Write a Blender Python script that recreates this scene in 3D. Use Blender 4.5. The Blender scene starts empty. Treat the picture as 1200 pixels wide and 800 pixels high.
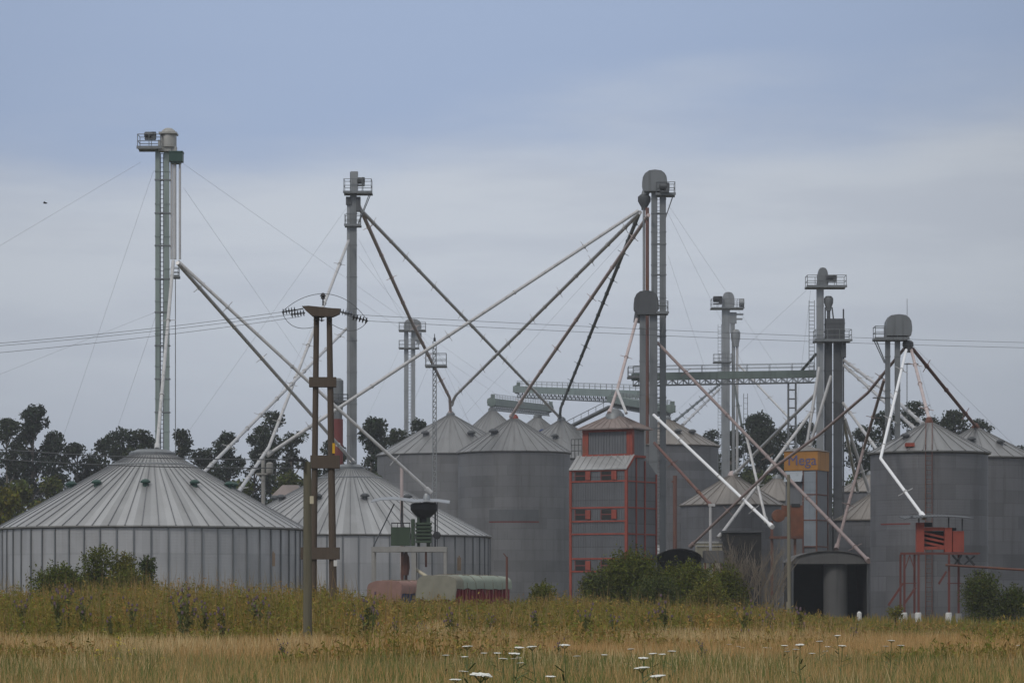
import bpy, math, random
import numpy as np
from mathutils import Vector, noise as mnoise

SC = bpy.context.scene
COL = SC.collection
F = 3600.0          # focal length in photo pixels (1200 wide)
EYE = 1.7
HOR = 700.0
rnd = random.Random(7)
R = math.radians


def P(px, py, Y):
    return Vector(((px - 600) / F * Y, Y, EYE + (HOR - py) / F * Y))


def X_(px, Y): return (px - 600) / F * Y
def Z_(py, Y): return EYE + (HOR - py) / F * Y
def M_(n, Y): return n / F * Y


def sstep(a, b, x):
    t = min(1, max(0, (x - a) / (b - a)))
    return t * t * (3 - 2 * t)


def gz(x, y):
    return 0.42 * sstep(92, 108, y) * (1 - sstep(150, 175, y)) * (1 - sstep(-2, 9, x))


# ------------------------------------------------------------------ mesh helpers
class MB:
    def __init__(s):
        s.v = []; s.f = []; s.m = []

    def add(s, vs, fs, m=0):
        b = len(s.v)
        s.v.extend(Vector(q) for q in vs)
        for f in fs:
            s.f.append(tuple(b + i for i in f)); s.m.append(m)
        return s

    def box(s, c, d, rz=0, m=0):
        ca, sa = math.cos(rz), math.sin(rz)
        vs = []
        for k in range(8):
            x = (-.5 if k & 1 == 0 else .5) * d[0]
            y = (-.5 if k & 2 == 0 else .5) * d[1]
            z = (-.5 if k & 4 == 0 else .5) * d[2]
            vs.append((c[0] + x * ca - y * sa, c[1] + x * sa + y * ca, c[2] + z))
        return s.add(vs, [(0, 2, 3, 1), (4, 5, 7, 6), (0, 1, 5, 4), (2, 6, 7, 3), (0, 4, 6, 2), (1, 3, 7, 5)], m)

    def pbox(s, px0, px1, y0, y1, Y, depth, m=0):
        """box from photo pixels: y0 upper edge, y1 lower edge"""
        z1, z0 = Z_(y0, Y), Z_(y1, Y)
        x0, x1 = X_(px0, Y), X_(px1, Y)
        return s.box(((x0 + x1) / 2, Y, (z0 + z1) / 2), (abs(x1 - x0), depth, abs(z1 - z0)), 0, m)

    def beam(s, a, b, w, h=None, m=0):
        a = Vector(a); b = Vector(b); h = h or w
        d = (b - a)
        if d.length < 1e-6: return s
        d.normalize()
        up = Vector((0, 0, 1)) if abs(d.z) < .95 else Vector((0, 1, 0))
        r = d.cross(up).normalized() * w / 2
        u = r.cross(d).normalized() * h / 2
        vs = [a - r - u, a + r - u, a + r + u, a - r + u, b - r - u, b + r - u, b + r + u, b - r + u]
        return s.add(vs, [(0, 3, 2, 1), (4, 5, 6, 7), (0, 1, 5, 4), (1, 2, 6, 5), (2, 3, 7, 6), (3, 0, 4, 7)], m)

    def tube(s, pts, r, n=8, m=0, cap=True):
        pts = [Vector(q) for q in pts]
        rs = r if isinstance(r, (list, tuple)) else [r] * len(pts)
        b = len(s.v)
        ref = None
        for i, p in enumerate(pts):
            if i == 0: d = pts[1] - p
            elif i == len(pts) - 1: d = p - pts[i - 1]
            else: d = (pts[i + 1] - p).normalized() + (p - pts[i - 1]).normalized()
            d.normalize()
            if ref is None:
                ref = Vector((0, 0, 1)) if abs(d.z) < .9 else Vector((1, 0, 0))
            u = (ref - d * ref.dot(d)).normalized(); ref = u
            w = d.cross(u)
            for k in range(n):
                a = 2 * math.pi * k / n
                s.v.append(p + (u * math.cos(a) + w * math.sin(a)) * rs[i])
        for i in range(len(pts) - 1):
            for k in range(n):
                k2 = (k + 1) % n
                s.f.append((b + i * n + k, b + i * n + k2, b + (i + 1) * n + k2, b + (i + 1) * n + k)); s.m.append(m)
        if cap:
            s.f.append(tuple(b + k for k in range(n))[::-1]); s.m.append(m)
            s.f.append(tuple(b + (len(pts) - 1) * n + k for k in range(n))); s.m.append(m)
        return s

    def lathe(s, c, prof, n=24, m=0, axis='z'):
        b = len(s.v)
        for (r, z) in prof:
            for k in range(n):
                a = 2 * math.pi * k / n
                if axis == 'z': q = (c[0] + r * math.cos(a), c[1] + r * math.sin(a), c[2] + z)
                elif axis == 'x': q = (c[0] + z, c[1] + r * math.cos(a), c[2] + r * math.sin(a))
                else: q = (c[0] + r * math.sin(a), c[1] + z, c[2] + r * math.cos(a))
                s.v.append(Vector(q))
        for i in range(len(prof) - 1):
            for k in range(n):
                k2 = (k + 1) % n
                s.f.append((b + i * n + k, b + i * n + k2, b + (i + 1) * n + k2, b + (i + 1) * n + k)); s.m.append(m)
        s.f.append(tuple(b + k for k in range(n))[::-1]); s.m.append(m)
        s.f.append(tuple(b + (len(prof) - 1) * n + k for k in range(n))); s.m.append(m)
        return s

    def extrude(s, poly, a, b_, m=0):
        """poly: list of points (Vector) of the near outline, moved by vectors a and b_"""
        n = len(poly); b = len(s.v)
        for q in poly: s.v.append(Vector(q) + Vector(a))
        for q in poly: s.v.append(Vector(q) + Vector(b_))
        for k in range(n):
            k2 = (k + 1) % n
            s.f.append((b + k, b + k2, b + n + k2, b + n + k)); s.m.append(m)
        s.f.append(tuple(b + k for k in range(n))[::-1]); s.m.append(m)
        s.f.append(tuple(b + n + k for k in range(n))); s.m.append(m)
        return s


ORG = {}


def org(o):
    while o.parent is not None: o = o.parent
    return ORG[o.name]


def mk(name, mb, mat, origin, sharp=35):
    me = bpy.data.meshes.new(name)
    me.from_pydata([(q - origin)[:] for q in mb.v], [], mb.f)
    mats = mat if isinstance(mat, (list, tuple)) else [mat]
    for q in mats: me.materials.append(q)
    if len(mats) > 1:
        me.polygons.foreach_set('material_index', mb.m)
    me.validate()
    me.polygons.foreach_set('use_smooth', [True] * len(me.polygons))
    me.set_sharp_from_angle(angle=R(sharp))
    me.update()
    o = bpy.data.objects.new(name, me)
    COL.objects.link(o)
    return o


def part(name, mb, mat, parent, label=None):
    o = mk(name, mb, mat, org(parent))
    o.parent = parent
    if label: o['label'] = label
    return o


def thing(name, label, cat, loc, group=None):
    o = bpy.data.objects.new(name, None)
    o.empty_display_size = .5
    COL.objects.link(o)
    o.location = loc
    ORG[o.name] = Vector(loc)
    o['label'] = label; o['category'] = cat
    if group: o['group'] = group
    return o


def solo(name, mb, mat, label, cat, loc, group=None):
    o = mk(name, mb, mat, Vector(loc))
    o.location = loc
    ORG[o.name] = Vector(loc)
    o['label'] = label; o['category'] = cat
    if group: o['group'] = group
    return o


# ------------------------------------------------------------------ materials
def newmat(name):
    m = bpy.data.materials.new(name); m.use_nodes = True
    nt = m.node_tree
    return m, nt, nt.nodes, nt.links, nt.nodes['Principled BSDF']


def nd(nt, t, **kw):
    n = nt.nodes.new(t)
    for k, v in kw.items():
        if k in ('operation', 'blend_type', 'data_type', 'noise_dimensions', 'attribute_name', 'wave_type', 'bands_direction', 'noise_type', 'sky_type'):
            setattr(n, k, v)
    return n


def math_n(nt, op, a, b=None, clamp=False):
    n = nt.nodes.new('ShaderNodeMath'); n.operation = op; n.use_clamp = clamp
    for i, q in enumerate((a, b)):
        if q is None: continue
        if isinstance(q, (int, float)): n.inputs[i].default_value = q
        else: nt.links.new(q, n.inputs[i])
    return n.outputs[0]


def mixc(nt, fac, a, b, blend='MIX'):
    n = nt.nodes.new('ShaderNodeMix'); n.data_type = 'RGBA'; n.blend_type = blend
    for sock, q in ((n.inputs[0], fac), (n.inputs[6], a), (n.inputs[7], b)):
        if isinstance(q, (int, float)): sock.default_value = q
        elif isinstance(q, tuple): sock.default_value = (*q, 1) if len(q) == 3 else q
        else: nt.links.new(q, sock)
    return n.outputs[2]


def noise_n(nt, vec, scale, detail=4, rough=.55):
    n = nt.nodes.new('ShaderNodeTexNoise')
    n.inputs['Scale'].default_value = scale; n.inputs['Detail'].default_value = detail
    n.inputs['Roughness'].default_value = rough
    nt.links.new(vec, n.inputs['Vector'])
    return n.outputs[0]


def ramp(nt, fac, lo, hi):
    n = nt.nodes.new('ShaderNodeMapRange')
    n.inputs[1].default_value = lo; n.inputs[2].default_value = hi
    n.interpolation_type = 'SMOOTHSTEP'
    nt.links.new(fac, n.inputs[0])
    return n.outputs[0]


def mapping(nt, vec, scale):
    n = nt.nodes.new('ShaderNodeMapping')
    n.inputs['Scale'].default_value = scale
    nt.links.new(vec, n.inputs['Vector'])
    return n.outputs[0]


def sc3(c, k): return tuple(min(1, q * k) for q in c)


def metal(name, base, rough=.5, met=.3, var=.25, scale=.6, rust=0.0, rustc=(.16, .07, .035), streak=True):
    m, nt, ns, ln, b = newmat(name)
    tc = ns.new('ShaderNodeTexCoord').outputs['Object']
    n1 = noise_n(nt, tc, scale, 5)
    col = mixc(nt, n1, sc3(base, 1 - var), sc3(base, 1 + var))
    if streak:
        st = noise_n(nt, mapping(nt, tc, (2.2, 2.2, .12)), 1.6, 4)
        col = mixc(nt, ramp(nt, st, .5, .8), col, sc3(base, .62))
    if rust > 0:
        rn = noise_n(nt, mapping(nt, tc, (1, 1, .35)), 1.1, 6, .65)
        col = mixc(nt, ramp(nt, rn, .72 - .45 * rust, .85 - .35 * rust), col, rustc)
    ln.new(col, b.inputs['Base Color'])
    b.inputs['Roughness'].default_value = rough
    b.inputs['Metallic'].default_value = met
    return m


def galv_wall(name, base, ph=1.1, nseg=12, rough=.5, met=.35, dirt=.35, corr=True, rowvar=.2, seam=.6):
    m, nt, ns, ln, b = newmat(name)
    tc = ns.new('ShaderNodeTexCoord').outputs['Object']
    sp = ns.new('ShaderNodeSeparateXYZ'); ln.new(tc, sp.inputs[0])
    x, y, z = sp.outputs
    ang = math_n(nt, 'ARCTAN2', y, x)
    row = math_n(nt, 'DIVIDE', z, ph)
    rowi = math_n(nt, 'FLOOR', row)
    off = math_n(nt, 'MULTIPLY', math_n(nt, 'MODULO', rowi, 2.0), .5)
    seg = math_n(nt, 'ADD', math_n(nt, 'MULTIPLY', ang, nseg / (2 * math.pi)), off)
    segi = math_n(nt, 'FLOOR', seg)
    cmb = ns.new('ShaderNodeCombineXYZ'); ln.new(rowi, cmb.inputs[0]); ln.new(segi, cmb.inputs[1])
    wn = ns.new('ShaderNodeTexWhiteNoise'); wn.noise_dimensions = '3D'; ln.new(cmb.outputs[0], wn.inputs[0])
    rn = ns.new('ShaderNodeTexWhiteNoise'); rn.noise_dimensions = '1D'; ln.new(rowi, rn.inputs['W'])
    col = mixc(nt, wn.outputs[0], sc3(base, 1 - rowvar * .45), sc3(base, 1 + rowvar * .45))
    col = mixc(nt, rn.outputs[0], mixc(nt, 1.0, col, (1 - rowvar * .5,) * 3, 'MULTIPLY'), col)
    # seams between sheets
    fr = math_n(nt, 'FRACT', row); fs = math_n(nt, 'FRACT', seg)
    s1 = math_n(nt, 'LESS_THAN', fr, .05); s2 = math_n(nt, 'LESS_THAN', fs, .018)
    sm = math_n(nt, 'MULTIPLY', math_n(nt, 'MAXIMUM', s1, s2), seam)
    col = mixc(nt, sm, col, sc3(base, .5))
    n1 = noise_n(nt, mapping(nt, tc, (1.2, 1.2, .1)), 1.3, 6, .6)
    col = mixc(nt, math_n(nt, 'MULTIPLY', ramp(nt, n1, .45, .75), dirt), col, sc3((base[0] * 1.02, base[1] * .96, base[2] * .9), .5))
    n2 = noise_n(nt, tc, .35, 5, .6)
    col = mixc(nt, math_n(nt, 'MULTIPLY', ramp(nt, n2, .4, .7), .35), col, sc3(base, 1.28))
    ln.new(col, b.inputs['Base Color'])
    b.inputs['Metallic'].default_value = met
    rr = ns.new('ShaderNodeMapRange'); rr.inputs[3].default_value = rough - .1; rr.inputs[4].default_value = rough + .15
    ln.new(n2, rr.inputs[0]); ln.new(rr.outputs[0], b.inputs['Roughness'])
    if corr:
        w = math_n(nt, 'SINE', math_n(nt, 'MULTIPLY', z, 2 * math.pi / .2))
        bp = ns.new('ShaderNodeBump'); bp.inputs['Strength'].default_value = .12; bp.inputs['Distance'].default_value = .015
        ln.new(w, bp.inputs['Height']); ln.new(bp.outputs[0], b.inputs['Normal'])
    return m


def galv_roof(name, base, nseg=48, rough=.45, met=.35, rust=0.0, dirt=.3):
    m, nt, ns, ln, b = newmat(name)
    tc = ns.new('ShaderNodeTexCoord').outputs['Object']
    sp = ns.new('ShaderNodeSeparateXYZ'); ln.new(tc, sp.inputs[0])
    x, y, z = sp.outputs
    ang = math_n(nt, 'ARCTAN2', y, x)
    segi = math_n(nt, 'FLOOR', math_n(nt, 'MULTIPLY', ang, nseg / (2 * math.pi)))
    wn = ns.new('ShaderNodeTexWhiteNoise'); wn.noise_dimensions = '1D'; ln.new(segi, wn.inputs['W'])
    col = mixc(nt, wn.outputs[0], sc3(base, .78), sc3(base, 1.14))
    rad = math_n(nt, 'SQRT', math_n(nt, 'ADD', math_n(nt, 'MULTIPLY', x, x), math_n(nt, 'MULTIPLY', y, y)))
    c2 = ns.new('ShaderNodeCombineXYZ')
    ln.new(math_n(nt, 'MULTIPLY', ang, 9.0), c2.inputs[0]); ln.new(math_n(nt, 'MULTIPLY', rad, .25), c2.inputs[1])
    n1 = noise_n(nt, c2.outputs[0], 1.5, 6, .62)
    col = mixc(nt, math_n(nt, 'MULTIPLY', ramp(nt, n1, .42, .75), dirt), col, sc3((base[0], base[1] * .95, base[2] * .88), .55))
    n2 = noise_n(nt, tc, .5, 5)
    col = mixc(nt, math_n(nt, 'MULTIPLY', ramp(nt, n2, .45, .75), .3), col, sc3(base, 1.2))
    if rust > 0:
        n3 = noise_n(nt, c2.outputs[0], 2.3, 6, .7)
        col = mixc(nt, math_n(nt, 'MULTIPLY', ramp(nt, n3, .7 - .4 * rust, .95 - .4 * rust), .9), col, (.19, .075, .035))
    ln.new(col, b.inputs['Base Color'])
    b.inputs['Metallic'].default_value = met
    b.inputs['Roughness'].default_value = rough
    return m


def plain(name, base, rough=.7, var=.2, scale=2.0, detail=4, bump=0.0, spec=.3):
    m, nt, ns, ln, b = newmat(name)
    tc = ns.new('ShaderNodeTexCoord').outputs['Object']
    n1 = noise_n(nt, tc, scale, detail)
    ln.new(mixc(nt, n1, sc3(base, 1 - var), sc3(base, 1 + var)), b.inputs['Base Color'])
    b.inputs['Roughness'].default_value = rough
    b.inputs['Specular IOR Level'].default_value = spec
    if bump:
        bp = ns.new('ShaderNodeBump'); bp.inputs['Strength'].default_value = bump
        ln.new(n1, bp.inputs['Height']); ln.new(bp.outputs[0], b.inputs['Normal'])
    return m


def wood(name, base):
    m, nt, ns, ln, b = newmat(name)
    tc = ns.new('ShaderNodeTexCoord').outputs['Object']
    n1 = noise_n(nt, mapping(nt, tc, (12, 12, .6)), 1.5, 6, .6)
    n2 = noise_n(nt, tc, .8, 4)
    col = mixc(nt, n1, sc3(base, .6), sc3(base, 1.35))
    col = mixc(nt, math_n(nt, 'MULTIPLY', n2, .5), col, (.11, .105, .085))
    ln.new(col, b.inputs['Base Color']); b.inputs['Roughness'].default_value = .85
    b.inputs['Specular IOR Level'].default_value = .2
    return m


def leafmat(name, base, transl=.25, obj_var=True):
    m, nt, ns, ln, b = newmat(name)
    at = ns.new('ShaderNodeAttribute'); at.attribute_name = 'tint'
    col = mixc(nt, 1.0, at.outputs['Color'], base, 'MULTIPLY')
    if obj_var:
        oi = ns.new('ShaderNodeObjectInfo')
        col = mixc(nt, oi.outputs['Random'], col, mixc(nt, 1.0, col, (1.25, 1.1, .8), 'MULTIPLY'))
    ln.new(col, b.inputs['Base Color'])
    b.inputs['Roughness'].default_value = .75
    b.inputs['Specular IOR Level'].default_value = .2
    if transl:
        t = ns.new('ShaderNodeBsdfTranslucent'); ln.new(col, t.inputs[0])
        mx = ns.new('ShaderNodeMixShader'); mx.inputs[0].default_value = transl
        ln.new(b.outputs[0], mx.inputs[1]); ln.new(t.outputs[0], mx.inputs[2])
        ln.new(mx.outputs[0], ns['Material Output'].inputs['Surface'])
    return m


MT = {}
G0 = (.235, .238, .245)
MT['wall_pale'] = galv_wall('galvanised_pale_wall', (.42, .42, .425), ph=2.3, nseg=58, corr=True, rowvar=.18, seam=.25, dirt=.4)
MT['wall'] = galv_wall('galvanised_wall', (.19, .189, .191), ph=1.12, nseg=13, rowvar=.24, seam=.45, dirt=.5)
MT['wall_dark'] = galv_wall('weathered_galvanised_wall', (.155, .155, .161), ph=1.05, nseg=10, rowvar=.32, dirt=.6, seam=.5)
MT['roof_pale'] = galv_roof('galvanised_pale_roof', (.39, .39, .385), nseg=60)
MT['roof'] = galv_roof('galvanised_roof', (.24, .24, .238), nseg=30, dirt=.35)
MT['roof_brown'] = galv_roof('dusty_brown_roof', (.24, .215, .19), nseg=24, rust=.25, dirt=.4)
MT['roof_rust'] = galv_roof('rusty_hip_roof', (.25, .2, .18), nseg=20, rust=.3, dirt=.5)
MT['rib'] = metal('shaded_seam_steel', (.185, .19, .195), .55, .3)  # darker than the roof: shading along the ribs painted into their colour
MT['stiff'] = metal('stiffener_steel', (.19, .2, .205), .5, .4)
MT['galv'] = metal('galvanised_steel', (.3, .31, .315), .45, .4)
MT['galv_mid'] = metal('weathered_steel', (.19, .2, .205), .5, .3)
MT['galv_dark'] = metal('dull_dark_steel', (.09, .095, .1), .6, .3)
MT['galv_green'] = metal('pale_green_painted_steel', (.24, .29, .27), .5, .1)
MT['conv_green'] = metal('grey_green_painted_steel', (.17, .21, .19), .55, .1)
MT['spout_grey'] = metal('dull_galvanised_spout', (.52, .51, .5), .42, .2, scale=1.2)
MT['spout_white'] = metal('bright_white_spout', (.82, .82, .82), .4, .0, var=.06, streak=False)
MT['spout_pink'] = metal('pink_primer_spout', (.5, .41, .39), .55, .1, rust=.0, scale=1)
MT['spout_brown'] = metal('brownish_spout', (.27, .205, .19), .55, .1, scale=1)
MT['spout_rust'] = metal('rust_brown_spout', (.17, .085, .07), .7, .1, rust=.5, scale=1)
MT['spout_dark'] = metal('dark_spout', (.1, .115, .11), .5, .3)
MT['black'] = metal('near_black_steel', (.025, .026, .028), .6, .2)
MT['green_box'] = metal('dark_green_paint', (.02, .06, .045), .5, .0)
MT['green_mach'] = metal('machine_green_paint', (.035, .06, .03), .6, 0, rust=.2)
MT['red'] = metal('orange_red_paint', (.28, .055, .034), .7, 0, var=.4, scale=1.2, rust=.3)
MT['red_dark'] = metal('dark_red_paint', (.17, .035, .03), .65, 0, rust=.25)
MT['rust'] = metal('rust', (.13, .055, .04), .8, 0, rust=.5)
MT['orange'] = metal('orange_paint', (.37, .165, .026), .6, 0, var=.25, rust=.15)
MT['orange_mach'] = metal('orange_machine_paint', (.17, .058, .026), .7, 0, var=.5, scale=2, rust=.5)
MT['blue_letter'] = plain('blue_lettering', (.085, .095, .2), .6, .1)
MT['panel'] = metal('grey_panel', (.15, .155, .165), .55, .25, var=.2)
MT['panel_light'] = metal('light_grey_panel', (.24, .27, .3), .5, .2)
MT['panel_side'] = metal('side_panel', (.13, .135, .14), .55, .25)
MT['concrete'] = plain('concrete', (.3, .29, .27), .9, .25, 3, 6)
MT['whitewash'] = plain('whitewash', (.62, .61, .58), .85, .15, 4)
MT['wood'] = wood('weathered_wood', (.1, .07, .052))
MT['wood_green'] = wood('lichened_wood', (.15, .135, .09))
MT['wood_pale'] = wood('pale_wood', (.24, .215, .16))
MT['ceramic'] = plain('dark_ceramic', (.03, .026, .025), .3, .2, spec=.5)
MT['wire'] = plain('wire', (.09, .095, .1), .6, .1)
MT['guy'] = plain('guy_cable', (.3, .31, .32), .6, .1)
MT['yellow'] = plain('yellow_plate', (.65, .36, .02), .6, .1)
MT['tag'] = plain('pale_plate', (.5, .45, .33), .7, .15)
MT['tarp_green'] = plain('pale_green_tarp', (.25, .28, .225), .75, .25, 1.5, 5, .3)
MT['tarp_tan'] = plain('tan_tarp', (.21, .2, .155), .8, .25, 1.5, 5, .3)
MT['tarp_pink'] = plain('faded_red_tarp', (.25, .145, .12), .8, .25, 1.5, 5, .3)
MT['truck_red'] = plain('truck_red', (.22, .025, .035), .5, .2)
MT['truck_blue'] = plain('truck_blue', (.03, .05, .15), .5, .2)
MT['rust_stain'] = metal('orange_rust_patch', (.34, .24, .16), .7, 0, var=.3, scale=2)
MT['rubber'] = plain('rubber', (.02, .02, .02), .8, .2)
MT['dark_in'] = plain('dark_wall_and_shade', (.03, .029, .028), .9, .3)  # dark sheds, and the shade of interiors and openings put into the colour
MT['shed_grey'] = metal('old_sheet_metal', (.1, .098, .096), .75, .1, rust=.2)
MT['bark'] = plain('pale_bark', (.15, .13, .11), .9, .4, 1.5, 5)
MT['twig'] = plain('bare_twig', (.2, .165, .125), .9, .3)
MT['leaf_gum'] = leafmat('gum_leaves', (.026, .038, .022), .15)
MT['leaf_bush'] = leafmat('bush_leaves', (.08, .096, .014), .2)
MT['leaf_pale'] = leafmat('yellowish_leaves', (.12, .125, .024), .25)
MT['leaf_dark'] = leafmat('dark_leaves', (.06, .078, .02), .2)
MT['weeds'] = leafmat('weed_stems', (1, 1, 1), .25, False)
MT['stem'] = plain('plant_stem', (.1, .13, .04), .8, .3)
MT['thistle'] = leafmat('thistle_leaves', (.12, .13, .05), .2)
MT['purple'] = plain('thistle_flower', (.17, .115, .135), .8, .3)
MT['petal'] = plain('white_petals', (.8, .8, .74), .8, .08, 30)
MT['petal_yellow'] = plain('yellow_petals', (.75, .6, .04), .7, .1)
MT['feather'] = plain('dark_feathers', (.03, .028, .027), .8, .2)


# ------------------------------------------------------------------ ground
def build_ground():
    m, nt, ns, ln, b = newmat('field_soil')
    tc = ns.new('ShaderNodeTexCoord').outputs['Object']
    n1 = noise_n(nt, tc, .12, 6, .6); n2 = noise_n(nt, tc, 2.2, 6, .65)
    col = mixc(nt, ramp(nt, n1, .35, .65), (.12, .085, .04), (.085, .09, .032))
    col = mixc(nt, math_n(nt, 'MULTIPLY', n2, .8), col, (.05, .042, .022))
    ln.new(col, b.inputs['Base Color']); b.inputs['Roughness'].default_value = 1
    b.inputs['Specular IOR Level'].default_value = .05
    xs = [-1500, -800, -300, -120] + list(np.linspace(-60, 60, 61)) + [120, 300, 800, 1500]
    ys = [-400, -60, 0] + list(np.linspace(20, 200, 91)) + [300, 600, 1500, 2600]
    mb = MB()
    mb.v = [Vector((x, y, gz(x, y) if y < 200 else 0)) for y in ys for x in xs]
    n = len(xs)
    mb.f = [(j * n + i, j * n + i + 1, (j + 1) * n + i + 1, (j + 1) * n + i) for j in range(len(ys) - 1) for i in range(n - 1)]
    mb.m = [0] * len(mb.f)
    o = mk('ground', mb, m, Vector((0, 0, 0)))
    o['kind'] = 'structure'; o['label'] = 'flat field of dry and green weeds before the silos'; o['category'] = 'ground'


build_ground()


# ------------------------------------------------------------------ silos
def silo(pxl, pxr, Y, y_eave, y_apex, label, wall, roof, px_apex=None, ribs=30, cap_px=5, stiff=0, vents=(), flat_top=0,
         ladder=None, capmat='galv_mid', over=.22, group='grain silos of the plant'):
    a1 = math.atan((pxl - 600) / F); a2 = math.atan((pxr - 600) / F)
    am = (a1 + a2) / 2; D = Y / math.cos(am)
    r = D * math.sin((a2 - a1) / 2)
    cx = D * math.sin(am)
    ze = Z_(y_eave, Y - r); za = Z_(y_apex, Y)
    t = thing('grain_silo', label, 'silo', (cx, Y, 0), group)
    c = Vector((cx, Y, 0))
    w = MB().lathe(c, [(r, 0), (r, ze + .02)], 96)
    wall_o = part('wall', w, MT[wall], t)
    # conical roof with standing seams
    rt = max(flat_top, .35)
    ro = r + over
    zs = ze + over * .0
    sl = (za - zs) / (ro - 0)
    prof = [(ro, zs - .12), (ro, zs), (rt, za - (rt / ro) * (za - zs) * .0 - 0), ]
    ztop = za
    mb = MB().lathe(c, [(ro - .02, zs - .1), (ro, zs), (rt, ztop), (rt * .6, ztop + .04)], 96)
    for k in range(ribs):
        a = 2 * math.pi * (k + .5) / ribs
        d = Vector((math.cos(a), math.sin(a), 0))
        wd = .028 if stiff else .035
        hh = .05
        tdir = Vector((-d.y, d.x, 0))
        # tapered raised seam
        p0 = c + d * (ro + .01) + Vector((0, 0, zs)); p1 = c + d * rt + Vector((0, 0, ztop))
        up = Vector((-(p1 - p0).z * d.x, -(p1 - p0).z * d.y, 0)); up = Vector((d.x * (ztop - zs), d.y * (ztop - zs), ro - rt)).normalized()
        q = []
        for p, wq in ((p0, wd), (p1, wd * .7)):
            q += [p - tdir * wq - up * .03, p + tdir * wq - up * .03, p + tdir * wq + up * hh, p - tdir * wq + up * hh]
        mb.add(q, [(0, 3, 2, 1), (4, 5, 6, 7), (1, 2, 6, 5), (2, 3, 7, 6), (3, 0, 4, 7)], 1)
    roof_o = part('roof', mb, [MT[roof], MT['rib'] if stiff else MT[roof]], t)
    cp = MB()
    if flat_top:
        cp.lathe(c, [(rt + .08, ztop - .1), (rt + .08, ztop + .15), (rt * .7, ztop + .38), (.3, ztop + .42)], 40)
        # two stiffening hoops low on the cone
        for fr, th in ((.86, .06),):
            rr = ro + (rt - ro) * fr; zz = zs + (ztop - zs) * fr
            cp.lathe(c, [(rr + .03, zz - .05), (rr + .07, zz + .0), (rr - .02, zz + .09)], 64)
    else:
        cr = M_(cap_px, Y)
        cp.lathe(c, [(cr, ztop - .25), (cr, ztop + .12), (cr * .6, ztop + .4), (.1, ztop + .45)], 20)
    part('roof_cap', cp, MT[capmat], t)
    # eave flashing
    part('eave_band', MB().lathe(c, [(r + .03, ze - .16), (ro - .05, ze - .06), (ro - .05, ze - .03), (r - .05, ze - .03)], 96), MT['galv_dark'], t)
    for k in range(stiff):
        a = 2 * math.pi * (k + .5) / stiff
        d = Vector((math.cos(a), math.sin(a), 0))
        if d.y > .35: continue
        s_ = MB().box(c + d * (r + .05) + Vector((0, 0, ze / 2 - .09)), (.075, .1, ze - .18), a)
        part('stiffener', s_, MT['stiff'], t)
    for (ang, fr, sz, vm) in vents:
        a = R(ang)
        d = Vector((math.cos(a), math.sin(a), 0))
        rr = ro + (rt - ro) * fr; zz = zs + (ztop - zs) * fr
        pc = c + d * rr + Vector((0, 0, zz))
        v = MB()
        v.lathe(pc, [(sz * .55, -sz * .4), (sz * .55, sz * .45), (sz, sz * .5), (sz * 1.05, sz * .8), (sz * .6, sz * 1.2), (.02, sz * 1.3)], 14)
        part('roof_vent', v, MT[vm], t)
    if ladder is not None:
        a = R(ladder); d = Vector((math.cos(a), math.sin(a), 0)); tn = Vector((-d.y, d.x, 0))
        lb = MB()
        for s_ in (-.22, .22):
            lb.tube([c + d * (r + .16) + tn * s_ + Vector((0, 0, .3)), c + d * (r + .16) + tn * s_ + Vector((0, 0, ze + .4))], .03, 6)
        z = .5
        while z < ze:
            lb.tube([c + d * (r + .16) - tn * .22 + Vector((0, 0, z)), c + d * (r + .16) + tn * .22 + Vector((0, 0, z))], .018, 5)
            z += .32
        for k in range(int(ze // 2.4)):
            zz = 1 + k * 2.4
            lb.beam(c + d * (r - .02) + tn * .22 + Vector((0, 0, zz)), c + d * (r + .16) + tn * .22 + Vector((0, 0, zz)), .04)
            lb.beam(c + d * (r - .02) - tn * .22 + Vector((0, 0, zz)), c + d * (r + .16) - tn * .22 + Vector((0, 0, zz)), .04)
        # on the roof
        for s_ in (-.22, .22):
            lb.tube([c + d * (r + .16) + tn * s_ + Vector((0, 0, ze + .2)), c + d * (rt + .3) + tn * s_ + Vector((0, 0, ztop + .05))], .03, 6)
        part('ladder', lb, MT['rust'], t)
    return t, c, r, ze, za


# vents round the two squat silos
v1 = [(-90 - 28 + k * 24 - 90 * 0, .52, .36, 'green_box') for k in (-1, 0, 1, 2, 3, 4)]
v1 = [(a, .55, .34, 'green_box') for a in (-90 + 2, -90 + 37, -90 - 35, -90 + 75, -90 - 70, -90 + 88, -90 - 86)]
silo1 = silo(-1, 356, 216, 615.2, 533, 'widest squat silo with pale ribbed cone roof, shrubs at its foot', 'wall_pale', 'roof_pale',
             ribs=60, stiff=58, vents=v1, flat_top=M_(26, 216))
v2 = [(a, .52, .4, 'galv_dark') for a in (-90 - 22, -90 + 14, -90 - 62, -90 + 52, -90 - 84)]
silo2 = silo(246, 574, 276, 625, 549, 'second squat ribbed silo, crossed by the two-legged wooden power pole and the green loading hopper', 'wall_pale', 'roof_pale',
             ribs=60, stiff=58, vents=v2, flat_top=M_(16, 276))
siloA = silo(537, 668, 330, 527.5, 490, 'tall grey silo with a darker faded panel on its wall, beside the red-framed drier tower', 'wall', 'roof',
             vents=[(-90 - 42, .5, .5, 'galv_dark')], capmat='red')
siloB = silo(442, 614, 380, 530, 486, 'tall grey silo with its cone partly behind the slim lattice mast', 'wall', 'roof',
             vents=[(-90 + 30, .45, .5, 'galv_dark'), (-90 - 35, .45, .5, 'galv_dark')])
siloC = silo(527, 627, 470, 522, 480, 'far silo under the drive end of the short green roof conveyor, with blue vent', 'wall', 'roof',
             ribs=36, vents=[(-90 - 5, .25, .5, 'truck_blue')])
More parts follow.
